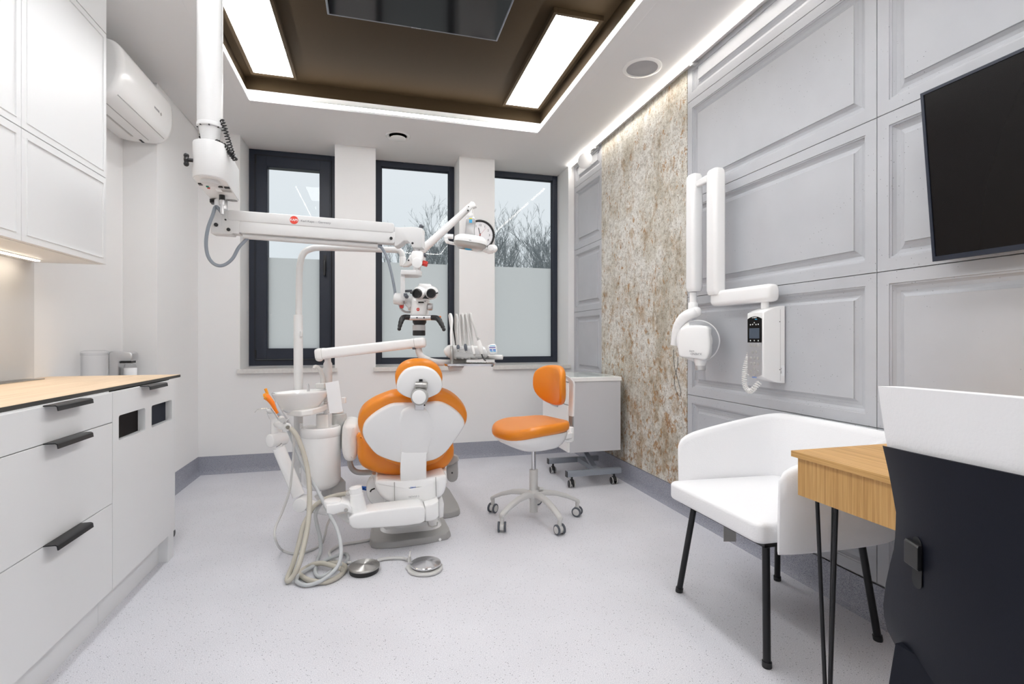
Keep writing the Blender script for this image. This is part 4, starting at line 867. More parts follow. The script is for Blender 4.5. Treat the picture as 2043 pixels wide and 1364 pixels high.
# rear housing
def DP(pts, d): return [D(x, y, d) for x, y in pts]
m = M(); ho = spline([V((x, y, 0)) for x, y in ((749, 962), (762, 957), (800, 958), (852, 954), (872, 950), (889, 948), (892, 958), (890.5, 974), (884, 988), (870, 997), (846, 1004), (824, 1006.5), (796, 1006), (772, 1001), (757, 988), (749.5, 974))], 3, True)
m.prism(DP([(p.x, p.y) for p in ho], 2.655), V((0, .34, 0)), .022, 5, crown=.004); rh = obj('rear_housing', m, whp, dch, sharp=70)
m = M(); m.prism(DP(((742, 946), (800, 951), (800, 975), (749, 972)), 2.79), V((0, .30, 0)), .008, 2); m.prism(DP(((851, 948), (891, 938), (893, 965), (851, 975)), 2.79), V((0, .30, 0)), .008, 2); m.box(.05, .36, 2.86, 3.15, .20, .33); obj('seat_carrier', m, whp, dch, sharp=50)
text('maker_lettering', 'zevi', .018, D(824, 971.5, 2.622), V((1, 0, 0)), UP, inkb, rh); text('maker_lettering', 'NOVUS 2', .013, D(826, 990.5, 2.620), V((1, 0, 0)), UP, inkg, rh)
m = M(); y_ = 2.632
for a_ in ((786, 962, 787, 1003), (868.5, 952, 870, 990)): m.prism(DP(((a_[0], a_[1]), (a_[0]+.7, a_[1]), (a_[2]+.3, a_[3]), (a_[2]-.4, a_[3])), 2.6385), FWD*.01)
obj('panel_seam', m, gry, rh)
# pedestal and base plates
m = M(); m.loft([[V((.2+a*s_, 3.0+b_*t_, z)) for a, b_ in rrect(.30, .36, .08, 5)] for z, s_, t_ in ((.03, 1.15, 1.1), (.06, 1.0, 1.0), (.20, .95, 1.0), (.26, 1.05, 1.0))]); m.prism(DP([(p.x, p.y) for p in spline([V((x, y, 0)) for x, y in ((729, 972), (734, 955), (748, 947), (765, 952), (780, 1000), (778, 1014), (762, 1019), (742, 1008), (731, 992))], 2, True)], 2.80), FWD*.12, .02, 4); obj('pedestal', m, whp, dch, sharp=50)
def plate(name, pts, z=.034, seam=.012):
    P = [AZ(x, y, 0) for x, y in pts]; c_ = sum(P, V())/len(P); m = M()
    m.loft([[V((p.x, p.y, .001)) for p in P], [V((p.x, p.y, seam)) for p in P], [V((*(c_+(p-c_)*.975)[:2], z-.003)) for p in P], [V((*(c_+(p-c_)*.955)[:2], z)) for p in P]]); return obj(name, m, base_m, dch, bevel=.003)
plate('base_plate', ((737, 1086), (741, 1093), (752, 1095), (787, 1094), (822, 1089), (857, 1084), (893, 1076), (899.5, 1070), (897, 1062), (881, 1033), (878, 1028), (748, 1040), (740, 1060)))
plate('base_plate', ((870, 1024), (884, 1035), (900, 1033), (915, 1029), (918, 1025), (914, 1014), (897, 985), (888, 976), (862, 980)), .034)
m = M(); m.cyl(AZ(878, 1076, .034), AZ(878, 1076, .037), .007); obj('level_screw', m, whp, dch)
# arm rests
m = M(); m.prism([AY(x, y, 2.86) for x, y in [(p.x, p.y) for p in spline([V((x, y, 0)) for x, y in ((682, 862), (684, 850), (692, 846), (704, 846.5), (712, 851), (714, 866), (713.5, 900), (709, 917), (700, 921.5), (689, 919), (683, 906), (681, 885))], 3, True)]], (0, .30, 0), .028, 4, crown=.004); ap = obj('armrest_pad', m, offw, dch, sharp=70)
m = M(); m.tube(spline([D(698, 915, 2.87), D(699, 927, 2.87), D(705, 937, 2.88), D(716, 942, 2.89), D(740, 942, 2.93), D(765, 940, 2.95)], 6), .0155, 14); obj('armrest_tube', m, lgry, dch)
m = M(); m.prism([D(x, y, 2.93) for x, y in ((893, 912), (905, 907), (913, 911), (915, 919), (905, 927), (893, 930))], FWD*.03, .006, 2); m.prism([D(x, y, 2.95) for x, y in [(p.x, p.y) for p in spline([V((x, y, 0)) for x, y in ((893, 926), (911, 918), (913, 928), (913, 952), (908, 960), (900, 962), (893, 957), (890, 945))], 3, True)]], FWD*.028, .007, 3); al_ = obj('armrest_bracket', m, base_m, dch, sharp=50)
m = M(); m.cyl(D(902, 943, 2.953), D(902, 943, 2.947), .005); obj('bracket_screw', m, blk, al_)
m = M(); m.tube([D(720, 971, 2.84), D(727, 972, 2.84), D(733, 972, 2.86)], .006, 8); m.tube([D(722, 975, 2.84), D(733, 977, 2.86)], .005, 8); obj('blue_tube', m, blu, dch)
m = M(); m.tube(spline([D(739, 981, 2.80), D(741, 977, 2.80), D(748, 974, 2.80)], 4), .004, 8); obj('black_lever', m, blk, dch)
# ================================================================== dental treatment unit (column, spittoon, swivel base)
du = thing('dental_unit', (-.35, 2.75, 0), 'white dental unit with round water tank and porcelain spittoon, left of the orange chair', 'dental unit')
DU = 2.78
c = D(640.5, 910, DU); cz0, cz1 = D(640, 973, DU).z, D(640, 851, DU).z; cc = V((c.x, c.y, 0))
m = M(); m.lathe([(.001, cz0), (.060, cz0), (.095, cz0+.022), (.1035, cz0+.045), (.1035, cz1-.048)], cc, n=48); m.lathe([(.001, cz1-.05), (.099, cz1-.05), (.1045, cz1-.045), (.1045, cz1-.008), (.102, cz1), (.093, cz1+.003), (.085, cz1-.004), (.001, cz1-.004)], cc, n=48); obj('tank_body', m, whp, du, sharp=50)
m = M(); m.loft([[V((x, y, z)) for x, y in ((c.x+.0, c.y+.02), (c.x+.05, c.y-.03), (c.x+.13, c.y-.02), (c.x+.10, c.y+.09), (c.x, c.y+.09))] for z in (cz0-.05, cz0+.03)]); obj('tank_foot', m, gry, du)
for y in (938, 850): m = M(); m.obox(D(601, y, 2.80), .012, .02, .030); obj('tank_clip', m, whp, du, bevel=.002)
m = M(); pn = D(644, 833, 2.80); m.lathe([(.036, cz1-.006), (.034, D(644, 826, 2.8).z)], (pn.x, pn.y, 0), n=28); obj('tank_neck', m, offw, du)
# support tray under the bowl
m = M(); su = [(572, 820, 2.70), (580, 827, 2.66), (600, 831, 2.62), (622, 826, 2.64), (645, 816, 2.72), (654, 812, 2.80), (648, 812, 2.90), (610, 818, 2.82), (585, 820, 2.78)]
P = [D(x, 822, d) for x, y, d in su]; zz = [D(600, 828, 2.66).z, D(648, 815, 2.78).z]
x0_, x1_ = P[0].x, P[5].x
m.loft([[V((p.x, p.y, zz[0]+(zz[1]-zz[0])*max(0, (p.x-x0_)/(x1_-x0_))**2+h)) for p in P] for h in (-.006, .006, .026)]); obj('bowl_bracket', m, offw, du, bevel=.006)
# porcelain bowl: oval rim, deep body
bc0 = D(597, 782, 2.72); rz = bc0.z; R = []
rim = [V((bc0.x, bc0.y, 0))+RGT*(a*1.0)+FWD*b_ for a, b_ in [(.150*math.cos(t_)*(1+.06*math.cos(t_)), .112*math.sin(t_)) for t_ in [2*PI*i/48 for i in range(48)]]]
ctr = V((bc0.x+.01, bc0.y, 0))
def bowlring(s_, z, tilt=.05, dx=0): return [ctr+(p-ctr)*s_+RGT*dx+V((0, 0, z+tilt*((p-ctr).dot(RGT)+.0)*s_)) for p in rim]
m = M(); m.loft([bowlring(.36, rz-.106, .05, -.005), bowlring(.50, rz-.103, .05, -.006), bowlring(.66, rz-.083, .05, -.006), bowlring(.82, rz-.052, .05, -.003), bowlring(.93, rz-.022), bowlring(.985, rz-.006), bowlring(1, rz+.001), bowlring(.985, rz+.005), bowlring(.90, rz+.004), bowlring(.84, rz-.002), bowlring(.72, rz-.03), bowlring(.5, rz-.055), bowlring(.2, rz-.066)]); bw = obj('spittoon_bowl', m, porc, du, sharp=60)
m = M(); p = D(615, 777, 2.74); p.z = rz+.002; m.tube([p, p+UP*.030, p+UP*.040-RGT*.006], .007, 14); obj('bowl_rinse_spout', m, alum, bw)
m = M(); m.obox(D(641, 769, 2.77), .050, .045, .030); bs_ = obj('tap_base', m, lgry, du, bevel=.006)
m = M(); m.tube(spline([D(644, 765, 2.77), D(643.5, 752, 2.77), D(640, 741, 2.76), D(634.5, 732.5, 2.75), D(628.5, 731, 2.74), D(626, 735, 2.735)], 6), [.0125, .0120, .011, .0095, .009, .009, .009], 14); obj('cup_filler_tap', m, lgry, du)
m = M(); m.prism(DP(((646, 775), (652, 775), (655, 812), (649, 812)), 2.80), FWD*.05, .003); obj('rear_column', m, gry, du)
# cup / towel holder card
m = M(); m.prism(DP(((649, 764), (675.5, 759), (684, 821), (658, 825)), 2.69), FWD*.003); obj('paper_card', m, paper, du)
m = M(); m.tube([D(651, 785, 2.72), D(655, 820, 2.71), D(657, 826, 2.70)], .0018, 6); m.tube([D(648, 803, 2.76), D(657, 803, 2.70)], .0018, 6); obj('card_wire', m, chrm, du)
# water bottle and cap
b0 = D(675, 838, 2.90); m = M(); z1_ = D(675, 824, 2.90).z; z0_ = D(675, 893, 2.90).z
m.lathe([(.001, z0_), (.044, z0_), (.047, z0_+.01), (.047, z1_-.02), (.043, z1_-.004), (.036, z1_)], (b0.x, b0.y, 0), n=28); obj('water_bottle', m, mat('milky_plastic', (.72, .74, .73), .35, trans=.25), du)
m = M(); m.obox(D(686, 798, 2.93), .022, .03, .035); obj('bottle_switch', m, whp, du, bevel=.003)
m = M(); m.cyl(D(672, 823, 2.90), D(672, 817, 2.90), .035, n=24); obj('bottle_cap', m, offw, du)
# post for the delivery arm
pz = D(650, 717, 2.78); m = M(); pb = V((pz.x, pz.y, 0)); m.lathe([(.022, cz1-.01), (.022, D(650, 770, 2.78).z), (.0235, D(650, 769, 2.78).z), (.0235, D(650, 726, 2.78).z), (.017, D(650, 721, 2.78).z), (.017, D(650, 712, 2.78).z)], pb+FWD*.03, n=28); obj('arm_post', m, whm, du)
# swivel arm linking unit and chair
m = M(); y0 = 2.56
m.prism([AY(x, y, y0) for x, y in ((696, 1033), (696, 1046), (703, 1054), (713, 1056), (760, 1053), (812, 1049), (838, 1045), (848, 1040), (849, 1018), (846, 1011), (838, 1009), (790, 1014), (740, 1020), (705, 1027))], (0, .13, 0), .010, 4); sa = obj('swivel_arm', m, whp, du, sharp=60)
m = M(); cq = AY(826, 1011, 2.62); m.cyl(cq-UP*.004, cq+UP*.004, .027, n=28, rnd=.002); obj('arm_cap', m, lgry, sa)
m = M(); m.prism([AY(x, y, 2.60) for x, y in ((848, 1010), (862, 1005), (875, 999), (876, 1030), (870, 1037), (858, 1040), (849, 1040))], (0, .16, 0), .008, 3); m.prism([AY(x, y, 2.72) for x, y in ((874, 996), (882, 990), (886, 1005), (885, 1031), (876, 1034))], (0, .10, 0), .005, 2); obj('arm_knuckle', m, whp, du, sharp=60)
m = M(); m.tube([AY(853, 1040, 2.62), AY(856, 1049, 2.62), AY(862, 1051, 2.62), AY(872, 1048, 2.62), AY(873, 1041, 2.62)], .0035, 8); obj('locking_wire', m, stl, du)
m = M(); m.prism([AY(x, y, 2.70) for x, y in ((762, 1050), (855, 1040), (856, 1047), (770, 1056))], (0, .1, 0)); obj('arm_underside', m, lgry, du)
m = M(); cz = AY(716, 1028, 2.625); m.lathe([(.052, -.006), (.0535, 0), (.0535, .022), (.050, .026), (.044, .028), (.040, .045), (.032, .105), (.0325, .110), (.0300, .114)], cz, (-.10, 0, 1), n=36)
top = cz+V((-.0115, 0, .113)); m.lathe([(.0295, 0), (.030, .012), (.0305, .030), (.001, .036)], top, (-.16, -.06, 1), n=32); cn = obj('cone_post', m, whp, du, sharp=50)
m = M(); m.tube([top+V((-.02, -.006, .012)), D(695, 984, 2.60), D(690, 985, 2.60)], [.016, .013, .012], 16); obj('hose_socket', m, whp, du)
# clamp and puck left of it
m = M(); m.prism([AY(x, y, 2.57) for x, y in ((651, 1008), (676, 1005), (680, 1002), (694, 1006), (702, 1016), (702, 1024), (690, 1021), (680, 1022), (665, 1027), (651, 1024))], (0, .10, 0), .005, 2); obj('pivot_clamp', m, whp, du, sharp=50)
m = M(); c = AY(663, 1004, 2.62); m.cyl(c-UP*.016, c+UP*.020, .0415, n=36, rnd=.005); obj('pivot_puck', m, whp, du)
m = M(); c = AY(690.5, 1017, 2.562); m.cyl(c, c+V((0, -.006, 0)), .0095, n=18, rnd=.002); obj('clamp_screw', m, stl, du)
m = M(); m.prism([D(x, y, 2.80) for x, y in ((625, 990), (675, 978), (700, 990), (706, 1005), (670, 1008), (640, 1010))], FWD*.06, .01, 3); obj('rear_link', m, offw, du, sharp=50); m = M(); m.prism([AY(x, y, 2.66) for x, y in ((672, 1027), (694, 1022), (697, 1046))], (0, .05, 0), .002); obj('gusset', m, offw, du, sharp=50)

# ================================================================== assistant arm with suction handles
aa = thing('suction_arm', (-.55, 2.6, .1), 'white jointed suction arm with orange tips at the far left of the dental unit', 'suction arm')
d_ = 2.62
e0 = D(603, 1004, d_); m = M(); m.cyl(e0-FWD*.035, e0+FWD*.045, .0365, n=36, rnd=.005); obj('lower_joint', m, whp, aa)
m = M(); m.tube([e0+FWD*.01, D(632, 1012, 2.64), D(655, 1016, 2.66)], .030, 20); obj('lower_link', m, whp, aa)
e1 = D(543, 877, d_-.01); m = M(); m.cyl(D(596, 988, d_), D(556, 893, d_), .031, n=28); obj('upper_link', m, whp, aa)
m = M(); m.cyl(e1-FWD*.03+RGT*.0, e1+FWD*.05+RGT*.045, .0335, n=36, rnd=.004); m.cyl(e1+FWD*.012+RGT*.02, e1+FWD*.012+RGT*.012+UP*-.04, .032, n=24); obj('elbow_joint', m, whp, aa, sharp=50)
m = M(); m.tube(spline([D(548, 893, d_-.02), D(556, 889, d_-.03), D(562, 884, d_-.03)], 4), .0022, 6); obj('joint_seam', m, gry, aa)
m = M(); m.cyl(D(552, 866, d_+.03), D(551, 828, d_+.03), .029, .026, n=28); m.cyl(D(550, 834, d_+.03), D(549, 822, d_+.03), .030, .040, n=28); m.cyl(D(549, 822, d_+.03), D(549, 815, d_+.03), .040, .042, n=28, rnd=.004); obj('upright', m, whp, aa, sharp=50)
h0, h1 = D(551, 845, d_+.03), D(574, 852, d_-.10); m = M(); m.cyl(h0, h1, .0195, .0205, n=28, rnd=.004); hbx = obj('handle_rail', m, whp, aa)
m = M(); hd = (h1-h0).normalized(); m.cyl(h1-hd*.002, h1+hd*.003, .0095, n=24); m.cyl(h1, h1+hd*.0045, .006, n=6); obj('rail_screw', m, stl, hbx)
# suction handpieces
m = M(); m.tube([D(549, 803, 2.53), D(553, 814, 2.53), D(560, 826, 2.53), D(572, 840, 2.54), D(578, 852, 2.55)], [.013, .015, .014, .013, .013], 16); o = obj('suction_handle', m, silv, aa)
m = M(); m.tube(spline([D(531.5, 791, 2.515), D(537, 796, 2.515), D(544, 805, 2.52), D(550, 814, 2.525), D(556.5, 822, 2.53)], 4), [.016, .0145, .013, .012, .0118, .012, .0125, .0135, .0145, .0155], 18); obj('suction_tip', m, orp, aa, label='wide orange suction tip')
m = M(); m.cyl(D(533, 789.5, 2.512), D(530, 791.5, 2.512), .018, .019, n=20); m.tube(spline([D(529.5, 775, 2.56), D(532, 781, 2.56), D(538, 795, 2.56), D(545, 806, 2.56), D(552, 815, 2.56)], 4), [.0072, .0068, .004, .004, .004, .004, .004], 12); obj('saliva_ejector', m, ory, aa, label='thin amber saliva ejector')
m = M(); m.cyl(D(561, 834, 2.50), D(564, 838, 2.47), .014, n=18, rnd=.002); m.obox(D(568, 841, 2.50), .012, .012, .022); obj('handle_clip', m, lgry, aa)
m = M(); m.tube(spline([D(508, 822.5, 2.58), D(512, 818, 2.58), D(518, 815.5, 2.58), D(530, 814.6, 2.58), D(543, 813.8, 2.58)], 4), [.0018]*9+[.003]*8, 8); m.tube([D(543, 814, 2.58), D(551, 824, 2.57), D(558, 836, 2.56)], .010, 12); obj('air_water_syringe', m, chrm, aa)
m = M(); m.tube(spline([D(566, 838, 2.50), D(572, 838, 2.49), D(577, 833, 2.49)], 4), .0018, 6); obj('hose_hook', m, whp, aa)
# hoses: (pixel path from the photograph laid at plausible depths above the floor)
def Z5(u_, v_): return 500+u_/4.011, 860+v_/4.011
def hose(name, pts, r, mt, parent, ribs=0, k=8):
    P = []
    for a in pts:
        x, y = Z5(a[0], a[1]); P.append(AZ(x, y, a[3]) if len(a) > 3 else D(x, y, a[2]))
    pp = spline(P, k); m = M()
    if ribs:
        q = []; L = 0
        out = [pp[0]]; step = .0032
        for a, b in zip(pp, pp[1:]):
            d = (b-a).length; n_ = max(1, int(d/step)); out += [a.lerp(b, (i+1)/n_) for i in range(n_)]
        rr = [r*(1.0 if i % 2 else .93) for i in range(len(out))]; m.tube(out, rr, 10)
    else: m.tube(pp, r, 12)
    return obj(name, m, mt, parent, sharp=80)
hose('suction_hose', [(318, -25, 2.50), (365, 30, 2.50), (415, 150, 2.50), (450, 280, 2.49), (468, 420, 2.46), (472, 560, 2.43), (460, 740, 2.38), (430, 900, 2.33), (385, 1070, 2.27), (335, 1165, 0, .030), (298, 1198, 0, .016), (298, 1165, 0, .022), (340, 1060, 2.36), (375, 940, 2.42), (395, 860, 2.46), (420, 760, 2.50), (455, 690, 2.54), (510, 600, 2.56), (600, 540, 2.59), (690, 512, 2.60), (770, 498, 2.60)], .0118, beige, aa, 1)
hose('suction_hose', [(300, -15, 2.54), (345, 90, 2.54), (410, 250, 2.53), (470, 365, 2.51), (540, 480, 2.48), (620, 640, 2.44), (690, 780, 2.40), (720, 900, 2.36), (722, 1000, 2.32), (690, 1090, 2.28), (600, 1175, 0, .03), (500, 1222, 0, .013), (420, 1228, 0, .013), (368, 1200, 0, .013), (390, 1150, 0, .013), (480, 1090, 0, .02), (600, 1030, 0, .035), (690, 995, 0, .03), (750, 980, 0, .013), (778, 1000, 0, .013), (765, 1040, 0, .013), (690, 1090, 0, .014), (600, 1150, 0, .012), (540, 1160, 0, .012), (518, 1120, 0, .012), (535, 1030, 2.44), (560, 960, 2.48), (555, 850, 2.50), (530, 740, 2.52), (520, 660, 2.55), (560, 585, 2.60), (600, 560, 2.64)], .0090, ghose, aa, 1)
hose('floor_hose_loop', [(735, 1105, 0, .034), (600, 1060, 0, .034), (520, 1060, 0, .03), (440, 1095, 0, .013), (398, 1130, 0, .012), (410, 1160, 0, .012), (480, 1195, 0, .012), (600, 1205, 0, .012), (700, 1165, 0, .012), (752, 1110, 0, .012), (755, 1080, 0, .012), (700, 1055, 0, .012), (600, 1055, 0, .016)], .0115, beige, aa, 1)
hose('syringe_hose', [(325, -30, 2.53), (345, 100, 2.53), (335, 280, 2.53), (310, 480, 2.52), (250, 650, 2.50), (195, 780, 2.46), (200, 870, 2.44), (250, 950, 0, .012), (350, 978, 0, .008), (460, 958, 0, .008), (560, 910, 0, .010), (595, 830, 2.62), (610, 760, 2.66), (640, 690, 2.70)], .0058, lgry, aa)

# ================================================================== dental lamp on its bent pole
dl = thing('dental_lamp', (-.412, 3.06, .35), 'white dental operating lamp on a tall bent pole rising behind the spittoon', 'lamp')
p0 = D(595.5, 960, 2.85); p1 = D(595.5, 640, 2.85); p2 = D(596.5, 530, 2.85)
m = M(); m.cyl(p0, D(595, 628, 2.85), .0245, n=28, rnd=.003); m.cyl(D(601, 660, 2.83), D(601, 672, 2.83), .008, n=10, rnd=.004)
lpole = obj('pole', m, whm, dl)
yy = p1.y; q = AY(793, 500, yy)
m = M(); m.tube([D(596, 632, 2.85)]+spline([D(596.5, 600, 2.85), D(597, 560, 2.85), D(599, 525, 2.85), D(606, 505, 2.86), D(620, 496.5, 2.87), D(640, 494, 2.88), D(700, 495.5, 2.92), D(760, 497.5, 2.95), D(790, 498.5, 2.97)], 6), .0178, 20); m.tube(spline([D(788, 498.5, 2.97), D(797, 500, 2.97), D(802, 506, 2.97), D(803.5, 516, 2.97), D(803.5, 526, 2.97)], 5), .0165, 18); obj('bent_tube', m, whm, dl)
m = M(); m.cyl(D(803.5, 512, 2.97), D(803.5, 531, 2.97), .0185, n=24, rnd=.004); m.cyl(D(803.5, 516, 2.97), D(803.5, 516.5, 2.97), .0195, n=24); m.prism(DP(((802, 531), (818, 510), (826, 508), (826, 522), (812, 531)), 2.94), FWD*.05, .006); obj('arm_hinge', m, whp, dl, sharp=50)
m = M(); m.cyl(D(815, 519, 2.935), D(815, 519, 2.93), .005); obj('hinge_screw', m, blk, dl)
m = M(); m.cyl(D(822, 517, 2.965), D(938, 412, 2.93), .0258, .0185, n=28); m.prism(DP(((930, 412), (940, 401), (946, 403), (950, 411), (942, 414), (936, 421)), 2.90), FWD*.045, .005); larm = obj('spring_arm', m, whp, dl, sharp=50)
m = M(); m.cyl(D(934.7, 412.3, 2.90), D(934.7, 412.3, 2.896), .003); m.cyl(D(933.8, 420, 2.90), D(933.8, 420, 2.892), .005); obj('arm_screw', m, blk, larm)
m = M(); m.cyl(D(940, 412, 2.92), D(939, 427, 2.92), .0115, n=20); m.cyl(D(939, 426, 2.92), D(938.7, 434, 2.92), .0155, n=20, rnd=.003); obj('neck', m, whp, dl)
m = M(); yk = spline([V((x, y, 0)) for x, y in ((931, 433.5), (938, 431.5), (946, 433.5), (948.5, 440), (947.5, 450), (946.5, 460), (947, 480), (927, 478), (928.5, 460), (929, 448), (929.5, 440))], 2, True)
m.prism([D(p.x, p.y, 2.885+.0016*max(0, p.y-445)) for p in yk], FWD*.022, .004, 2); yo = obj('yoke', m, alum, dl, sharp=50)
for y_0, y_1, mt in ((434.8, 436.8, yel), (437.6, 440.0, cyan), (440.4, 442.4, cyan), (442.8, 444.2, cyan)): m = M(); m.prism(DP(((936, y_0), (942, y_0), (942, y_1), (936, y_1)), 2.8835), FWD*.0012); obj('sticker', m, mt, yo)
lh = D(939, 484, 2.80); ax = (RGT*.985+UP*-.14+FWD*.05).normalized(); up2 = (UP*.98+RGT*.14).normalized(); fw2 = ax.cross(up2); fw2 = fw2 if fw2.dot(FWD) > 0 else -fw2
def lamp_ring(w_, d2, h, r_): return [lh+ax*a+fw2*b_+up2*h for a, b_ in rrect(w_, d2, r_, 6)]
m = M(); m.loft([lamp_ring(.10, .09, .036, .04), lamp_ring(.15, .13, .031, .05), lamp_ring(.178, .155, .018, .055), lamp_ring(.184, .16, .004, .055), lamp_ring(.182, .158, -.010, .055)]); hd_ = obj('lamp_head', m, whp, dl, sharp=60)
m = M(); m.loft([lamp_ring(.180, .156, -.010, .055), lamp_ring(.174, .150, -.022, .05), lamp_ring(.14, .12, -.034, .04), lamp_ring(.08, .07, -.037, .03)]); obj('lamp_glass', m, mat('milky_lamp_cover', (.72, .70, .66), .12, trans=.35), hd_, sharp=60)
m = M(); m.tube([p for p in lamp_ring(.183, .159, -.0095, .055)], .0018, 6, closed=True); obj('seam', m, gry, hd_)
m = M(); m.ball(lh-up2*.036-ax*.005, .02, 12, 1.2, 1, .3); obj('blue_reflector', m, cyan, hd_)
m = M(); m.obox(lh-fw2*.079-up2*.001+ax*.0, .012, .002, .002, (ax, fw2, up2)); obj('brand_mark', m, ink, hd_)
m = M(); m.tube(spline([D(908, 486, 2.80), D(897, 484, 2.79), D(891.5, 481, 2.78), D(890, 475, 2.78), D(893, 471.5, 2.78), D(904, 472, 2.78)], 6), [.009]*10+[.011]*8+[.013]*13, 16); obj('left_handle', m, whp, dl)
m = M(); m.tube(spline([D(966, 497, 2.80), D(975, 500, 2.79), D(984, 498, 2.78)], 5), [.015, .018, .019], 16); m.ball(D(985, 496, 2.78), .0215, 14); m.cyl(D(979, 494, 2.755), D(979, 494, 2.79), .017, n=24, rnd=.003); obj('right_handle', m, whp, dl)

# ================================================================== delivery arm with handpieces
de = thing('instrument_delivery_arm', (-.3, 2.8, .95), 'white dental delivery arm holding hose-fed handpieces above a steel tray', 'delivery arm')
g0, g1 = D(640, 706, 2.75), D(841, 683, 2.66); gd = (g1-g0).normalized()
m = M(); R = []
gs = gd.cross(UP).normalized(); gu = gs.cross(gd); gu = gu if gu.z > 0 else -gu
for f, h, w_ in ((-.045, .030, .024), (-.038, .058, .034), (-.01, .064, .038), (.04, .062, .038), (.06, .058, .036), (.9, .052, .034), (.99, .056, .036), (1.02, .054, .035), (1.035, .042, .026)):
    c = g0.lerp(g1, f); R.append([c+gs*a+gu*b_ for a, b_ in rrect(w_*1.5, h, .016, 4)])
m.loft(R); bm_ = obj('boom', m, whp, de, sharp=60)
for f in (.035, .945):
    c = g0.lerp(g1, f); m = M(); h = .0632 if f < .5 else .0550; m.loft([[c+gd*q+gs*a+gu*b_ for a, b_ in rrect((.0575 if f < .5 else .0545), h, .016, 4)] for q in (-.0007, .0007)]); obj('boom_seam', m, gry, bm_)
m = M(); m.cyl(D(637, 716, 2.76), D(637.5, 711, 2.75), .020, n=20); obj('boom_pivot', m, whp, de)
m = M(); m.tube(spline([D(835, 694, 2.67), D(836, 702, 2.67), D(840, 710, 2.67), D(849, 716, 2.67), D(862, 721, 2.68), D(880, 723, 2.69), D(902, 723.5, 2.70)], 6), .0175, 18); obj('bent_tube', m, whm, de)
m = M(); m.obox(D(826, 695, 2.65), .014, .02, .01); obj('boom_lock', m, dgry, de, bevel=.002)
# instrument head
HD = 2.62
m = M(); ho = spline([V((x, y, 0)) for x, y in ((886, 705), (884.5, 698), (889, 692), (895, 688), (905, 688.5), (940, 690), (958, 690), (968, 695), (972, 703), (972, 711), (962, 716), (940, 717.5), (905, 716), (893, 713))], 3, True)
m.prism(DP([(p.x, p.y) for p in ho], HD), FWD*.10, .018, 4); hb_ = obj('instrument_head', m, whp, de, sharp=60)
m = M()
for x in (906, 920, 934, 948): m.prism(DP(((x, 712), (x+5, 712.3), (x+4.5, 716.5), (x+.5, 716)), HD-.001), FWD*.01)
obj('holder_notch', m, lgry, hb_)
m = M(); m.prism(DP(((903, 716), (930, 717), (928, 725), (906, 725)), 2.67), FWD*.05, .003); obj('head_mount', m, lgry, de)
m = M(); m.cyl(D(892, 711, HD-.001), D(892, 711, HD-.004), .004); obj('head_screw', m, gry, hb_)
m = M(); m.cyl(D(966, 712, 2.66), D(1003, 712.5, 2.64), .0125, n=22, rnd=.003); hh = obj('grip_handle', m, offw, de)
m = M(); m.lathe([(.007, 0), (.0075, .001), (.006, .0012)], D(972, 711.5, 2.641), -FWD, n=20, sx=1.2, sy=.8); obj('grip_oval', m, gry, hh)
m = M(); m.prism(DP([(p.x, p.y) for p in spline([V((x, y, 0)) for x, y in ((973, 690), (981, 686.5), (989, 687.5), (991.5, 695), (992, 704), (984, 708), (977, 706.5), (974, 700))], 3, True)], 2.60), FWD*.028, .007, 3); cp = obj('control_panel', m, whp, de, sharp=60)
for x0, x1, y0_, y1_, mt in ((977, 988, 689, 690.2, cyan), (976, 988.5, 692, 694.2, mat('violet_display', (.20, .16, .42), .4)), (977, 982, 696.5, 699, inkb), (983.5, 989, 696.5, 699, inkb), (978, 983, 700, 701.6, cyan), (984, 989.5, 700, 701.6, cyan)): m = M(); m.prism(DP(((x0, y0_), (x1, y0_), (x1, y1_), (x0, y1_)), 2.5995), FWD*.002); obj('panel_print', m, mt, cp)
# tray
tc_ = D(937, 726.5, 2.62); m = M(); R = []
for s_, h in ((.94, -.006), (.98, -.004), (1.0, .004), (1.03, .0055), (1.03, .007), (.995, .0055), (.975, -.002), (.94, -.0045)): R.append([V((tc_.x, tc_.y, tc_.z))+RGT*a*s_+FWD*b_*s_+UP*h for a, b_ in rrect(.262, .17, .03, 5)])
m.loft(R); obj('tray', m, chrm, de, sharp=50)
for x in (895, 982): m = M(); m.cyl(D(x, 727, 2.56), D(x, 731, 2.56), .006, n=12); obj('tray_foot', m, dgry, de)
m = M(); m.prism(DP(((893, 730), (925, 731.5), (920, 737), (896, 741)), 2.66), FWD*.05, .003); obj('tray_bracket', m, offw, de)
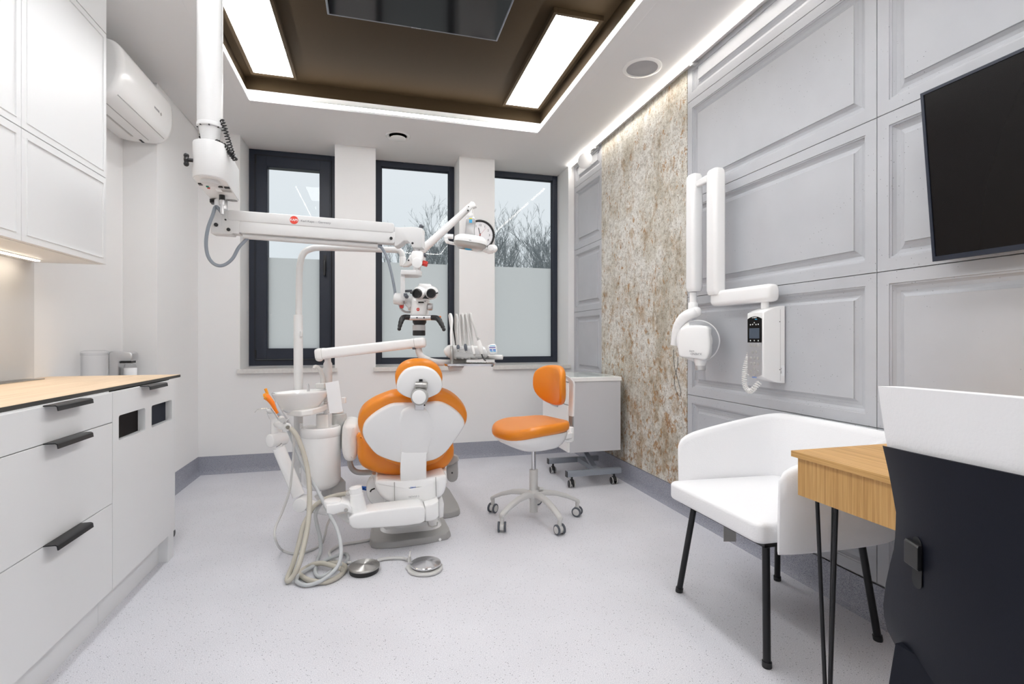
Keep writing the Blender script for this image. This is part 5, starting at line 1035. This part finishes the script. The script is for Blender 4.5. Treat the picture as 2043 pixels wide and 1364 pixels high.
# five handpieces with hoses looping up
hp = [(901, 690, 901.5, 712, 899, 627, 897, stl, 0), (914, 688, 914, 697, 911, 628, 903, dgry, 1), (928, 686, 930, 700, 922, 627, 914, dgry, 1), (941, 689, 946, 706, 930, 627, 924, offw, 1), (955, 678, 960, 702, 939, 626, 934, offw, 2)]
for i, (tx_, ty_, bx_, by_, lx, ly, ex, mt, kd) in enumerate(hp):
    m = M(); d_ = 2.60; a, b_ = D(tx_, ty_, d_), D(bx_, by_, d_-.01)
    if kd == 0: m.tube([a, a.lerp(b_, .5), b_, D(902, 731, 2.60)], [.0075, .009, .010, .003], 14)
    elif kd == 1: m.tube([a, a.lerp(b_, .35), a.lerp(b_, .6), b_], [.006, .009, .0085, .006], 14)
    else: m.tube([a, a.lerp(b_, .3), a.lerp(b_, .7), b_, D(961, 706, 2.59)], [.007, .0115, .013, .010, .006], 16)
    h_ = obj('handpiece', m, mt, de)
    if kd: m = M(); m.cyl(b_, b_+(b_-a).normalized()*.008, .0045, n=10); obj('coupling', m, stl if kd == 1 else blk, h_)
    if kd == 2: m = M(); m.tube(spline([D(961, 706, 2.59), D(963, 712, 2.585), D(966, 717, 2.58), D(969, 719, 2.575)], 4), .0035, 8); obj('black_nozzle', m, blk, h_)
    if kd == 2: m = M(); m.tube([D(952, 672, 2.60), a], [.004, .009], 12); obj('hose_boot', m, gry, h_)
    top_ = ty_ if kd != 2 else 673
    m = M(); x_ = tx_ if kd != 2 else 952; P = [D(x_, top_, d_), D(x_-(x_-lx)*.35, top_-(top_-ly)*.4, d_), D(lx+2.5, ly+12, d_+.01), D(lx+.6, ly+1.5, d_+.02), D(lx-1, ly, d_+.035), D(lx-1.8, ly+5, d_+.045), D((lx+ex)/2-1+4, ly+30, d_+.06), D(ex+9, 688, d_+.07), D(ex+10, 694, d_+.07)]
    m.tube(spline(P, 7), .0062 if i != 0 else .0068, 12); obj('hose', m, lgry if i else whp, h_)
m = M(); m.tube(spline([D(903, 632, 2.66), D(904, 650, 2.66), D(907, 675, 2.67), D(911, 692, 2.67)], 5), .0045, 10); obj('black_hose', m, blk, de)

# ================================================================== foot pedals with their cable
def pedal(name, cx_, cy_, z, lab, style):
    c = AZ(cx_, cy_, z); c0 = V((c.x, c.y, 0)); t = thing(name, c0, lab, 'foot pedal'); R_ = .072
    m = M()
    if style == 0:
        m.lathe([(.001, .001), (.066, .001), (.067, .004), (.067, .020), (.001, .020)], c0, n=40); obj('rubber_base', m, blk, t)
        m = M(); pr = [(.001, .020), (.069, .020), (.0715, .023), (.0715, .027), (.069, .031)]+[q_ for k in range(12) for q_ in ((.0655-.0053*k, .0325+.0003*k), (.063-.0053*k, .0312+.0003*k))]+[(.001, .036)]
        m.lathe(pr, c0, n=48); obj('disc', m, stl, t, sharp=25)
    else:
        m.prism(plane_pts(c0+V((-.006, -.004, .001)), RGT, FWD, [(a*.001, b_*.001) for a, b_ in ((-88, 18), (-90, -5), (-76, -22), (-70, -42), (-48, -66), (-15, -80), (25, -80), (58, -66), (80, -40), (86, -5), (82, 28), (60, 55), (20, 66), (-30, 60), (-60, 52))]), (0, 0, .014), .006, 3); obj('base_plate', m, lgry, t, sharp=50)
        m = M(); m.lathe([(.001, .015), (.062, .015), (.062, .020), (.069, .021), (.0715, .024), (.0715, .029), (.069, .032), (.010, .042), (.001, .0425)], c0, n=48); obj('disc', m, chrm, t, sharp=20)
        s_ = AZ(817, 1112, .03); m = M(); m.cyl(V((s_.x, s_.y, .01)), V((s_.x, s_.y, .038)), .010, .007, n=14); obj('switch_boot', m, lgry, t); m = M(); m.cyl(V((s_.x, s_.y, .036)), V((s_.x+.004, s_.y, .060)), .003, .005, n=10); obj('toggle', m, offw, t)
    return t
pedal('foot_pedal', 726.5, 1127, .03, 'round steel foot pedal with concentric grooves and a black rubber edge on the floor', 0)
pedal('foot_pedal', 849.5, 1122, .03, 'round mirror-chrome foot pedal on a grey plate, the right one of two', 1)
pc1 = hose('pedal_cable', [(1140, 800, 0, .03), (1050, 840, 0, .010), (900, 880, 0, .009), (740, 905, 0, .009), (655, 945, 0, .009), (630, 985, 0, .009), (680, 1035, 0, .009), (770, 1050, 0, .009), (810, 1050, 0, .009)], .0075, lgry, None)
tag(pc1, 'grey cable curving over the floor from the chair base to the grooved steel pedal', 'cable')
pc2 = hose('pedal_cable', [(1010, 1035, 0, .009), (1060, 1022, 0, .009), (1140, 1014, 0, .009), (1220, 1016, 0, .009), (1258, 1028, 0, .012)], .0080, lgry, None)
tag(pc2, 'grey cable on the floor linking the two round foot pedals', 'cable')
# ================================================================== operator stool
SC = V((.928, 2.910, 0)); st_ = thing('operator_stool', SC, 'orange vinyl operator stool with a small curved backrest and five grey wheels', 'stool')
for k, a in enumerate((-4, -76, -148, 140, 68)):
    a = math.radians(a); d = V((math.cos(a), math.sin(a), 0)); sd = V((-d.y, d.x, 0)); R = []
    for r_, z, w_, h in ((.018, .150, .024, .030), (.07, .158, .022, .028), (.14, .150, .020, .026), (.21, .128, .018, .024), (.262, .104, .017, .022), (.280, .092, .016, .026), (.288, .090, .012, .022)):
        R.append([SC+d*r_+sd*x+V((0, 0, z+y)) for x, y in rrect(w_*2, h, .009, 3)])
    m = M(); m.loft(R); lgx = obj('base_leg', m, lgry, st_, sharp=60)
    e = SC+d*.276; m = M(); e.z = .030; off_ = d*-.006
    ca = a+.9+k*.7; cd = V((math.cos(ca), math.sin(ca), 0))
    m.cyl(e-cd*.013, e+cd*.013, .022, n=20, rnd=.004); m.cyl(e+V((0, 0, .015)), e+V((0, 0, .072)), .012, n=14); w_ = obj('castor_body', m, lgry, st_)
    for s_ in (-1, 1): m = M(); m.lathe([(.012, 0), (.0265, .001), (.029, .003), (.029, .010), (.0265, .012), (.012, .012)], e+cd*s_*.012, cd*s_, n=28); obj('wheel', m, dgry, w_, sharp=50); m = M(); m.cyl(e+cd*s_*.020, e+cd*s_*.0255, .0205, n=24, rnd=.002); obj('wheel_hub', m, lgry, w_)
m = M(); m.cyl(SC+V((0, 0, .045)), SC+V((0, 0, .16)), .0235, n=28); m.cyl(SC+V((0, 0, .14)), SC+V((0, 0, .302)), .0255, n=28, rnd=.002); m.lathe([(.045, .135), (.048, .145), (.030, .175), (.026, .18)], SC, n=28); obj('column', m, lgry, st_, sharp=50)
m = M(); m.cyl(SC+V((.03, -.01, .185)), SC+V((.055, -.012, .182)), .010); obj('column_knob', m, lgry, st_)
m = M(); m.cyl(SC+V((0, 0, .30)), SC+V((0, 0, .46)), .0135, n=24); obj('gas_lift', m, chrm, st_)
fw = V((-math.cos(math.radians(17)), -math.sin(math.radians(17)), 0)); sw_ = V((fw.y, -fw.x, 0))   # forward, side (towards camera = -?)
if sw_.y > 0: sw_ = -sw_
sc0 = SC+fw*.015+V((0, 0, 0))
so = spline([V((a, b_, 0)) for a, b_ in ((.225, 0), (.215, .10), (.16, .175), (.06, .205), (-.06, .190), (-.15, .165), (-.195, .11), (-.205, 0), (-.195, -.11), (-.15, -.165), (-.06, -.190), (.06, -.205), (.16, -.175), (.215, -.10))], 3, True)
m = M(); m.prism([sc0+fw*p.x+sw_*p.y+V((0, 0, .530)) for p in so], (0, 0, .062), .026, 5, crown=.006)
def seatbend(p):
    a = (p-sc0).dot(fw); b_ = (p-sc0).dot(sw_); return V((p.x, p.y, p.z-.020*max(0, a/.2)**2+.012*max(0, -a/.2)**2+.012*(b_/.2)**2-.004))
m.tf(seatbend); obj('seat', m, org, st_, sharp=75)
m = M(); R = []
for z, s_, dx in ((.536, .93, -.0), (.520, .93, -.0), (.492, .86, -.01), (.458, .70, -.03), (.438, .57, -.04), (.433, .52, -.04)):
    R.append([sc0+fw*(p.x*s_*(1.03 if p.x > 0 else 1.05)+dx)+sw_*(p.y*s_*.96)+V((0, 0, z-.022*max(0, p.x/.2)**2*(s_-.4)+.0)) for p in so])
m.loft(R); obj('seat_pan', m, whp, st_, sharp=60)
m = M(); m.obox(sc0-fw*.225+V((0, 0, .485)), .12, .09, .04, (fw, sw_, UP)); m.obox(sc0-fw*.29+V((0, 0, .488)), .035, .060, .095, (fw, sw_, UP)); obj('back_bracket', m, whp, st_, bevel=.008)
m = M(); m.cyl(sc0-fw*.285+V((0, 0, .455)), sc0-fw*.285+V((0, 0, .438)), .030, n=24, rnd=.006); obj('tilt_knob', m, whp, st_)
m = M(); m.obox(sc0-fw*.19+sw_*.04+V((0, 0, .480)), .03, .02, .035, (fw, sw_, UP)); obj('tilt_lever', m, chrm, st_, bevel=.003)
bb = sc0-fw*.305; m = M(); m.obox(bb+V((0, 0, .57)), .012, .035, .12, (fw, sw_, UP)); obj('back_blade', m, stl, st_, bevel=.001)
m = M(); pth_ = [(bb+V((0, 0, .60)), .020), (bb-fw*.005+V((0, 0, .70)), .020), (bb-fw*.008+V((0, 0, .80)), .020), (bb-fw*.002+V((0, 0, .820)), .019), (bb+fw*.022+V((0, 0, .842)), .017), (bb+fw*.055+V((0, 0, .86)), .015), (bb+fw*.085+V((0, 0, .865)), .014)]
m.loft([[c+fw*x*.75+sw_*y*1.2 for x, y in rrect(w_*1.3, w_*2, .008, 3)] for c, w_ in pth_]); bar = obj('back_upright', m, whp, st_, sharp=60)
# curved back pad
bcn = V((1.085, 2.975, .80)); R = []; bo_ = spline([V((a, b_, 0)) for a, b_ in ((.150, .02), (.135, .085), (.08, .118), (0, .126), (-.08, .118), (-.135, .085), (-.150, .02), (-.140, -.05), (-.09, -.105), (0, -.126), (.09, -.105), (.140, -.05))], 3, True)
m = M(); m.prism([bcn+sw_*p.x+V((0, 0, p.y)) for p in bo_], fw*.052, .022, 5, crown=.004)
def bendb(p):
    b_ = (p-bcn).dot(sw_); z = p.z-bcn.z; return p+fw*(1.9*b_*b_-.02)+fw*(-.9*(z-.02)**2+.0)
m.tf(bendb); obj('backrest', m, org, st_, sharp=75)
m = M(); m.prism([bcn-fw*.006+sw_*p.x*.5+V((0, 0, p.y*.6+.02)) for p in bo_], fw*.012, .003); m.tf(lambda p: p+fw*(1.9*((p-bcn).dot(sw_))**2-.02)); obj('back_plate', m, whp, st_, sharp=60)
# ================================================================== instrument cart
X0, X1, Y0, Y1 = 1.385, 1.80, 3.475, 4.05; ca_ = thing('instrument_cart', (1.59, 3.7, 0), 'grey and white drawer cart with a glass top on black-wheeled steel runners, in the corner', 'cart')
m = M(); m.box(X0+.004, X1, Y0, Y1, .248, .772); obj('cabinet', m, cartg, ca_, bevel=.002)
m = M(); m.box(X0-.012, X1+.006, Y0-.006, Y1+.004, .772, .803); tp = obj('top', m, whp, ca_, bevel=.003)
m = M(); m.box(X0+.03, X1-.03, Y0+.04, Y1-.04, .803, .8045); obj('glass_inlay', m, mat('green_glass', (.52, .58, .56), .08), tp)
for z0, z1 in ((.252, .425), (.428, .600), (.603, .768)):
    m = M(); m.box(X0-.012, X0+.004, Y0+.002, Y1-.002, z0, z1); dw = obj('drawer', m, whp, ca_, bevel=.002)
    m = M(); m.prism([V((X0-.0125, y, z)) for y, z in ((3.66, z1-.003), (3.86, z1-.003), (3.835, z1-.040), (3.685, z1-.040))], (-.006, 0, 0), .002); obj('handle_recess', m, silv, dw)
    m = M(); m.box(X0-.0125, X0+.004, Y0+.002, Y1-.002, z1, z1+.003); obj('drawer_gap', m, blk, dw)
m = M(); m.box(X0-.014, X0-.011, Y1-.035, Y1-.005, .755, .795); obj('red_label', m, red, ca_)
m = M(); m.obox(V((X0+.02, Y0-.0008, .515)), .016, .0016, .032, (V((1, 0, 0)), V((0, 1, 0)), UP)); obj('lock_plate', m, gry, ca_)
for y in (3.455, 3.86):
    m = M(); m.box(1.355, 1.79, y-.018, y+.018, .082, .122); r_ = obj('runner', m, stgr, ca_, bevel=.0015)
    m = M(); m.box(1.350, 1.356, y-.0185, y+.0185, .081, .123); obj('end_cap', m, blk, r_)
    for x in (1.396, 1.735):
        m = M(); m.cyl((x, y, .03), (x, y, .084), .008, n=10); m.prism(plane_pts((x-.010, y, .036), (0, 1, 0), (0, 0, 1), [(-.028, 0), (-.02, .02), (0, .028), (.02, .02), (.028, 0), (.018, -.008), (-.018, -.008)]), (.02, 0, 0), .003); cs = obj('castor', m, blk, ca_)
        for s_ in (-1, 1): m = M(); m.cyl((x+s_*.010, y+.006, .027), (x+s_*.023, y+.006, .027), .026, n=24, rnd=.003); obj('wheel', m, blk, cs); m = M(); m.lathe([(.0265, 0), (.027, .003), (.0265, .006)], V((x+s_*.014, y+.006, .027)), (s_, 0, 0), n=28); obj('tyre', m, lgry, cs)
m = M(); m.box(1.60, 1.64, 3.473, 3.842, .084, .120); obj('cross_bar', m, stgr, ca_, bevel=.0015)
m = M(); m.loft([[V((x, y, z)) for x in (1.60, 1.64)][::1]+[V((x, y+dy, z)) for x in (1.64, 1.60)] for y, z, dy in ((3.56, .120, .05), (3.84, .252, .05))]); obj('strut', m, stgr, ca_, bevel=.0015)
# ================================================================== wall x-ray unit
xr = thing('dental_xray_unit', (XR, 2.01, 1.06), 'white wall-mounted dental x-ray unit with a folded double arm and keypad box', 'x-ray machine')
bx0, by0, by1 = 1.743, 1.96, 2.063; z0, z1 = .892, 1.228
def arcbox(x0, x1, y0, y1, za, zb, arch, inset=0):     # box with domed top and bottom across its depth
    pts = []
    for i in range(9): f = i/8; pts.append((x1+(x0-x1)*f, zb-arch*(2*abs(f-.0))**2*.25 if False else zb-arch*f*f))
    for i in range(9): f = 1-i/8; pts.append((x1+(x0-x1)*f, za+arch*f*f))
    m = M(); m.prism([V((x, y0, z)) for x, z in pts], (0, y1-y0, 0), .006, 3); return m
m = arcbox(bx0, XR-.001, by0-.004, by1, z0-.012, z1+.018, .034); bxx = obj('control_box', m, whp, xr, sharp=50)
def fp(f, z, o=.001): return V((bx0-o, by1-.008+(by0-by1+.012)*f, z))     # front face point: f 0 far .. 1 near
def fpoly(pts, o=.0016): return [fp(a, b_, o) for a, b_ in pts]
arc = lambda zc, h, s_: [(1-i/8, zc+s_*h*(1-(2*(i/8)-1)**2)) for i in range(9)]
zt_, zm, zb_ = 1.196, 1.072, .922
m = M(); m.prism(fpoly([(0, zm), (1, zm)]+arc(zt_-.012, .012, 1)), (-.0022, 0, 0)); kp = obj('display_panel', m, scrn, bxx)
m = M(); m.prism(fpoly([(1, zm), (0, zm)]+[(i/8, zb_-.014*(1-(2*(i/8)-1)**2)) for i in range(9)]), (-.0020, 0, 0)); kp2 = obj('keypad', m, silv, bxx)
m = M(); m.prism(fpoly([(.14, 1.091), (.86, 1.091), (.86, 1.140), (.14, 1.140)], .0038), (-.0006, 0, 0)); obj('display', m, lampE, kp)
def key(f, z, r_=.0072):
    m = M(); c = fp(f, z, .0036); m.lathe([(r_, 0), (r_*.95, .0015), (.0005, .002)], c, (-1, 0, 0), n=20, sx=1, sy=1); obj('key', m, gry, kp2)
for f, z in ((.25, 1.058), (.5, 1.058), (.75, 1.058), (.38, 1.028), (.62, 1.028), (.25, .998), (.5, .998), (.75, .998), (.25, .972), (.5, .972), (.75, .972), (.5, .946), (.25, .934), (.75, .934), (.5, .920)): key(f, z)
ydir = V((0, -1, 0))
text('panel_lettering', 'X-MIND', .0085, fp(.5, 1.190, .0042), ydir, UP, inkw, kp); text('panel_lettering', 'unity', .0075, fp(.62, 1.182, .0042), ydir, UP, cyan, kp)
for f, z in ((.5, 1.166), (.22, 1.157), (.38, 1.158), (.62, 1.157), (.78, 1.158), (.22, 1.081), (.5, 1.081), (.78, 1.081)): m = M(); m.lathe([(.0032, 0), (.0032, .0006), (.0018, .0006)], fp(f, z, .0038), (-1, 0, 0), n=12); obj('panel_icon', m, inkw, kp)
text('maker_lettering', 'acteon', .011, fp(.5, .908, .0040), ydir, UP, inkb, kp2)
for z in (1.170, .945): m = M(); m.cyl((1.835, by0-.0045, z), (1.835, by0-.0025, z), .0022); obj('side_screw', m, blk, bxx)
m = M(); m.box(1.838, 1.8392, by0-.0045, by0, z0, z1); obj('side_seam', m, gry, bxx)
m = M(); m.box(1.844, 1.862, by0-.0045, by0-.003, .915, .965); sl_ = obj('rating_label', m, paper, bxx)
text('label_lettering', 'DRY RS', .008, (1.8425, by0-.005, .94), UP, V((-1, 0, 0)), inkg, bxx)
m = M(); m.cyl((1.80, 2.01, z1+.004), (1.80, 2.01, z1+.040), .018, n=24); obj('pivot', m, whp, xr)
# horizontal arm along the wall
m = M(); R = []
for y, w_, h in ((1.950, .045, .060), (1.956, .060, .078), (1.97, .066, .084), (2.01, .067, .085), (2.30, .064, .082), (2.34, .063, .081), (2.352, .054, .072), (2.358, .04, .055)):
    c = V((1.80-.02*(y-1.95)/.4, y, z1+.078)); R.append([c+V((a, 0, b_)) for a, b_ in rrect(w_, h, .022, 5)])
m.loft(R); obj('extension_arm', m, whp, xr, sharp=60)
def varm(x, y, za, zb, w_, dd, lab='upright_arm'):
    m = M(); R = []
    for z, s_ in ((za-.014, .70), (za-.006, .88), (za+.010, 1), (zb-.018, 1), (zb+.002, .92), (zb+.014, .72)):
        R.append([V((x, y, z))+V((b_*s_, a*(.4+.6*s_), 0)) for a, b_ in rrect(w_, dd, .020, 4)])
    m.loft(R); return obj(lab, m, whp, xr, sharp=40)
u2 = AX(1428, 583, 1.765); u1 = AX(1385, 580, 1.765)
varm(1.765, u2.y, AX(1428, 583, 1.765).z, AX(1425, 345, 1.765).z, .086, .072); varm(1.765, u1.y, AX(1385, 577, 1.765).z, AX(1383, 355, 1.765).z, .080, .072)
m = M(); zz_ = AX(1405, 360, 1.765).z; m.box(1.750, 1.780, u2.y+.02, u1.y-.02, zz_-.022, zz_+.018); obj('arm_bridge', m, whp, xr, bevel=.006)
m = M(); m.cyl((1.775, u2.y-.0, z1+.118), (1.768, u2.y, AX(1428, 583, 1.765).z), .024, n=24); obj('pivot', m, whp, xr)
# tube head hanging from the outer arm
m = M(); zh = AX(1381, 588, 1.765).z; ne = V((1.765, u1.y+.01, 0)); m.cyl(ne+UP*(zh+.012), ne+UP*(zh-.05), .020, n=24); m.cyl(ne+UP*(zh-.045), ne+UP*(zh-.125), .0275, .030, n=28, rnd=.003); obj('neck', m, whp, xr, sharp=50)
HX = 1.70
def XP(px, py, x=HX): return AX(px, py, x)
m = M(); m.tube(spline([XP(1386, 624, 1.74), XP(1377, 626, 1.71), XP(1364, 634, 1.69), XP(1353, 648, 1.675), XP(1348, 665, 1.67), XP(1345, 688, 1.67)], 6), [.030, .030, .030, .030, .028, .026, .024, .022, .021, .020], 18); obj('fork_arm', m, whp, xr, sharp=60)
m = M(); m.ball(XP(1389, 622, 1.745), .030, 16); obj('fork_ball', m, whp, xr)
hn_ = V((-.76, -.65, 0)).normalized()
def XO(pts, x=HX, off=0):
    p0_ = XP(1385, 682, x)+hn_*off; return [onplane(a, b_, p0_, hn_) for a, b_ in pts]
hb2 = spline([V((x, y, 0)) for x, y in ((1364, 650.5), (1408, 650), (1414, 668), (1416, 690), (1413, 708), (1405, 718), (1384, 715), (1357, 712), (1352, 700), (1351, 680), (1354, 664))], 3, True)
m = M(); m.prism([q for q in XO([(p.x, p.y) for p in hb2], HX-.03)], -hn_*.10, .012, 3, crown=.006); th_ = obj('tube_head', m, whp, xr, sharp=60)
# ring collar (disc behind)
rc = XP(1391, 680, HX+.03); m = M(); m.lathe([(.098, -.03), (.112, -.026), (.1175, -.015), (.1175, -.008), (.114, -.004), (.088, .030), (.080, .032), (.080, -.03), (.098, -.03)], rc, hn_, n=56, caps=False); rg = obj('yoke_ring', m, whp, xr, sharp=60)
m2 = M(); N = 30; R = []
uu = V((-hn_.y, hn_.x, 0)); uu = uu if uu.dot(RGT) > 0 else -uu
for i in range(N+1):
    a = math.radians(-62+175*i/N); e = uu*math.cos(a)+UP*math.sin(a); R.append([rc+e*.0885+hn_*.0315, rc+e*.1135-hn_*.0005, rc+e*.1115-hn_*.004, rc+e*.0865+hn_*.026])
m2.loft(R); obj('silver_band', m2, band_m, xr, sharp=50)
tdir = UP*-1
text('head_lettering', 'X-MIND', .0165, XO([(1389, 705.5)], HX-.03, .0065)[0], -uu, -UP, inkg, th_, ext=.0003); text('head_lettering', 'unity', .0135, XO([(1380, 700.5)], HX-.03, .0065)[0], -uu, -UP, inkg, th_, ext=.0003)
cb = XP(1397, 715, HX+.02); m = M(); m.lathe([(.036, 0), (.034, .012), (.029, .030), (.028, .040)], cb, (0, 0, -1), n=32); obj('cone_collar', m, whp, xr, sharp=50)
m = M(); m.lathe([(.0285, .038), (.0285, .062), (.026, .064)], cb, (0, 0, -1), n=32); obj('cone_ring', m, alum, xr)
m = M(); m.lathe([(.0265, .060), (.029, .120), (.0270, .120), (.0245, .060)], cb, (0, 0, -1), n=32, caps=False); obj('clear_cone', m, tglass, xr)
m = M(); m.tube(spline([XP(1344, 697, 1.67), XP(1344, 715, 1.67), XP(1346, 733, 1.67), XP(1350, 748, 1.67), XP(1354, 763, 1.67), XP(1358, 780, 1.67), XP(1357, 790, 1.67), XP(1351, 784, 1.67), XP(1346, 768, 1.67), XP(1346, 752, 1.67), XP(1349, 742, 1.67), XP(1352, 728, 1.67), XP(1352.5, 712, 1.67)], 5), .0014, 6); obj('black_cord', m, blk, xr)
# coiled handset cord
cx_ = bx0-.004
obj('coiled_cord', coil([V((cx_+.03, by1+.012, 1.02)), V((cx_+.012, by1+.020, .95)), V((cx_+.006, by1+.020, .89)), V((cx_, by1+.005, .855)), V((cx_, by1-.025, .838)), V((cx_+.0, by1-.055, .858)), V((cx_+.02, by1-.065, .885))], .0105, .0026, 27), offw, xr)
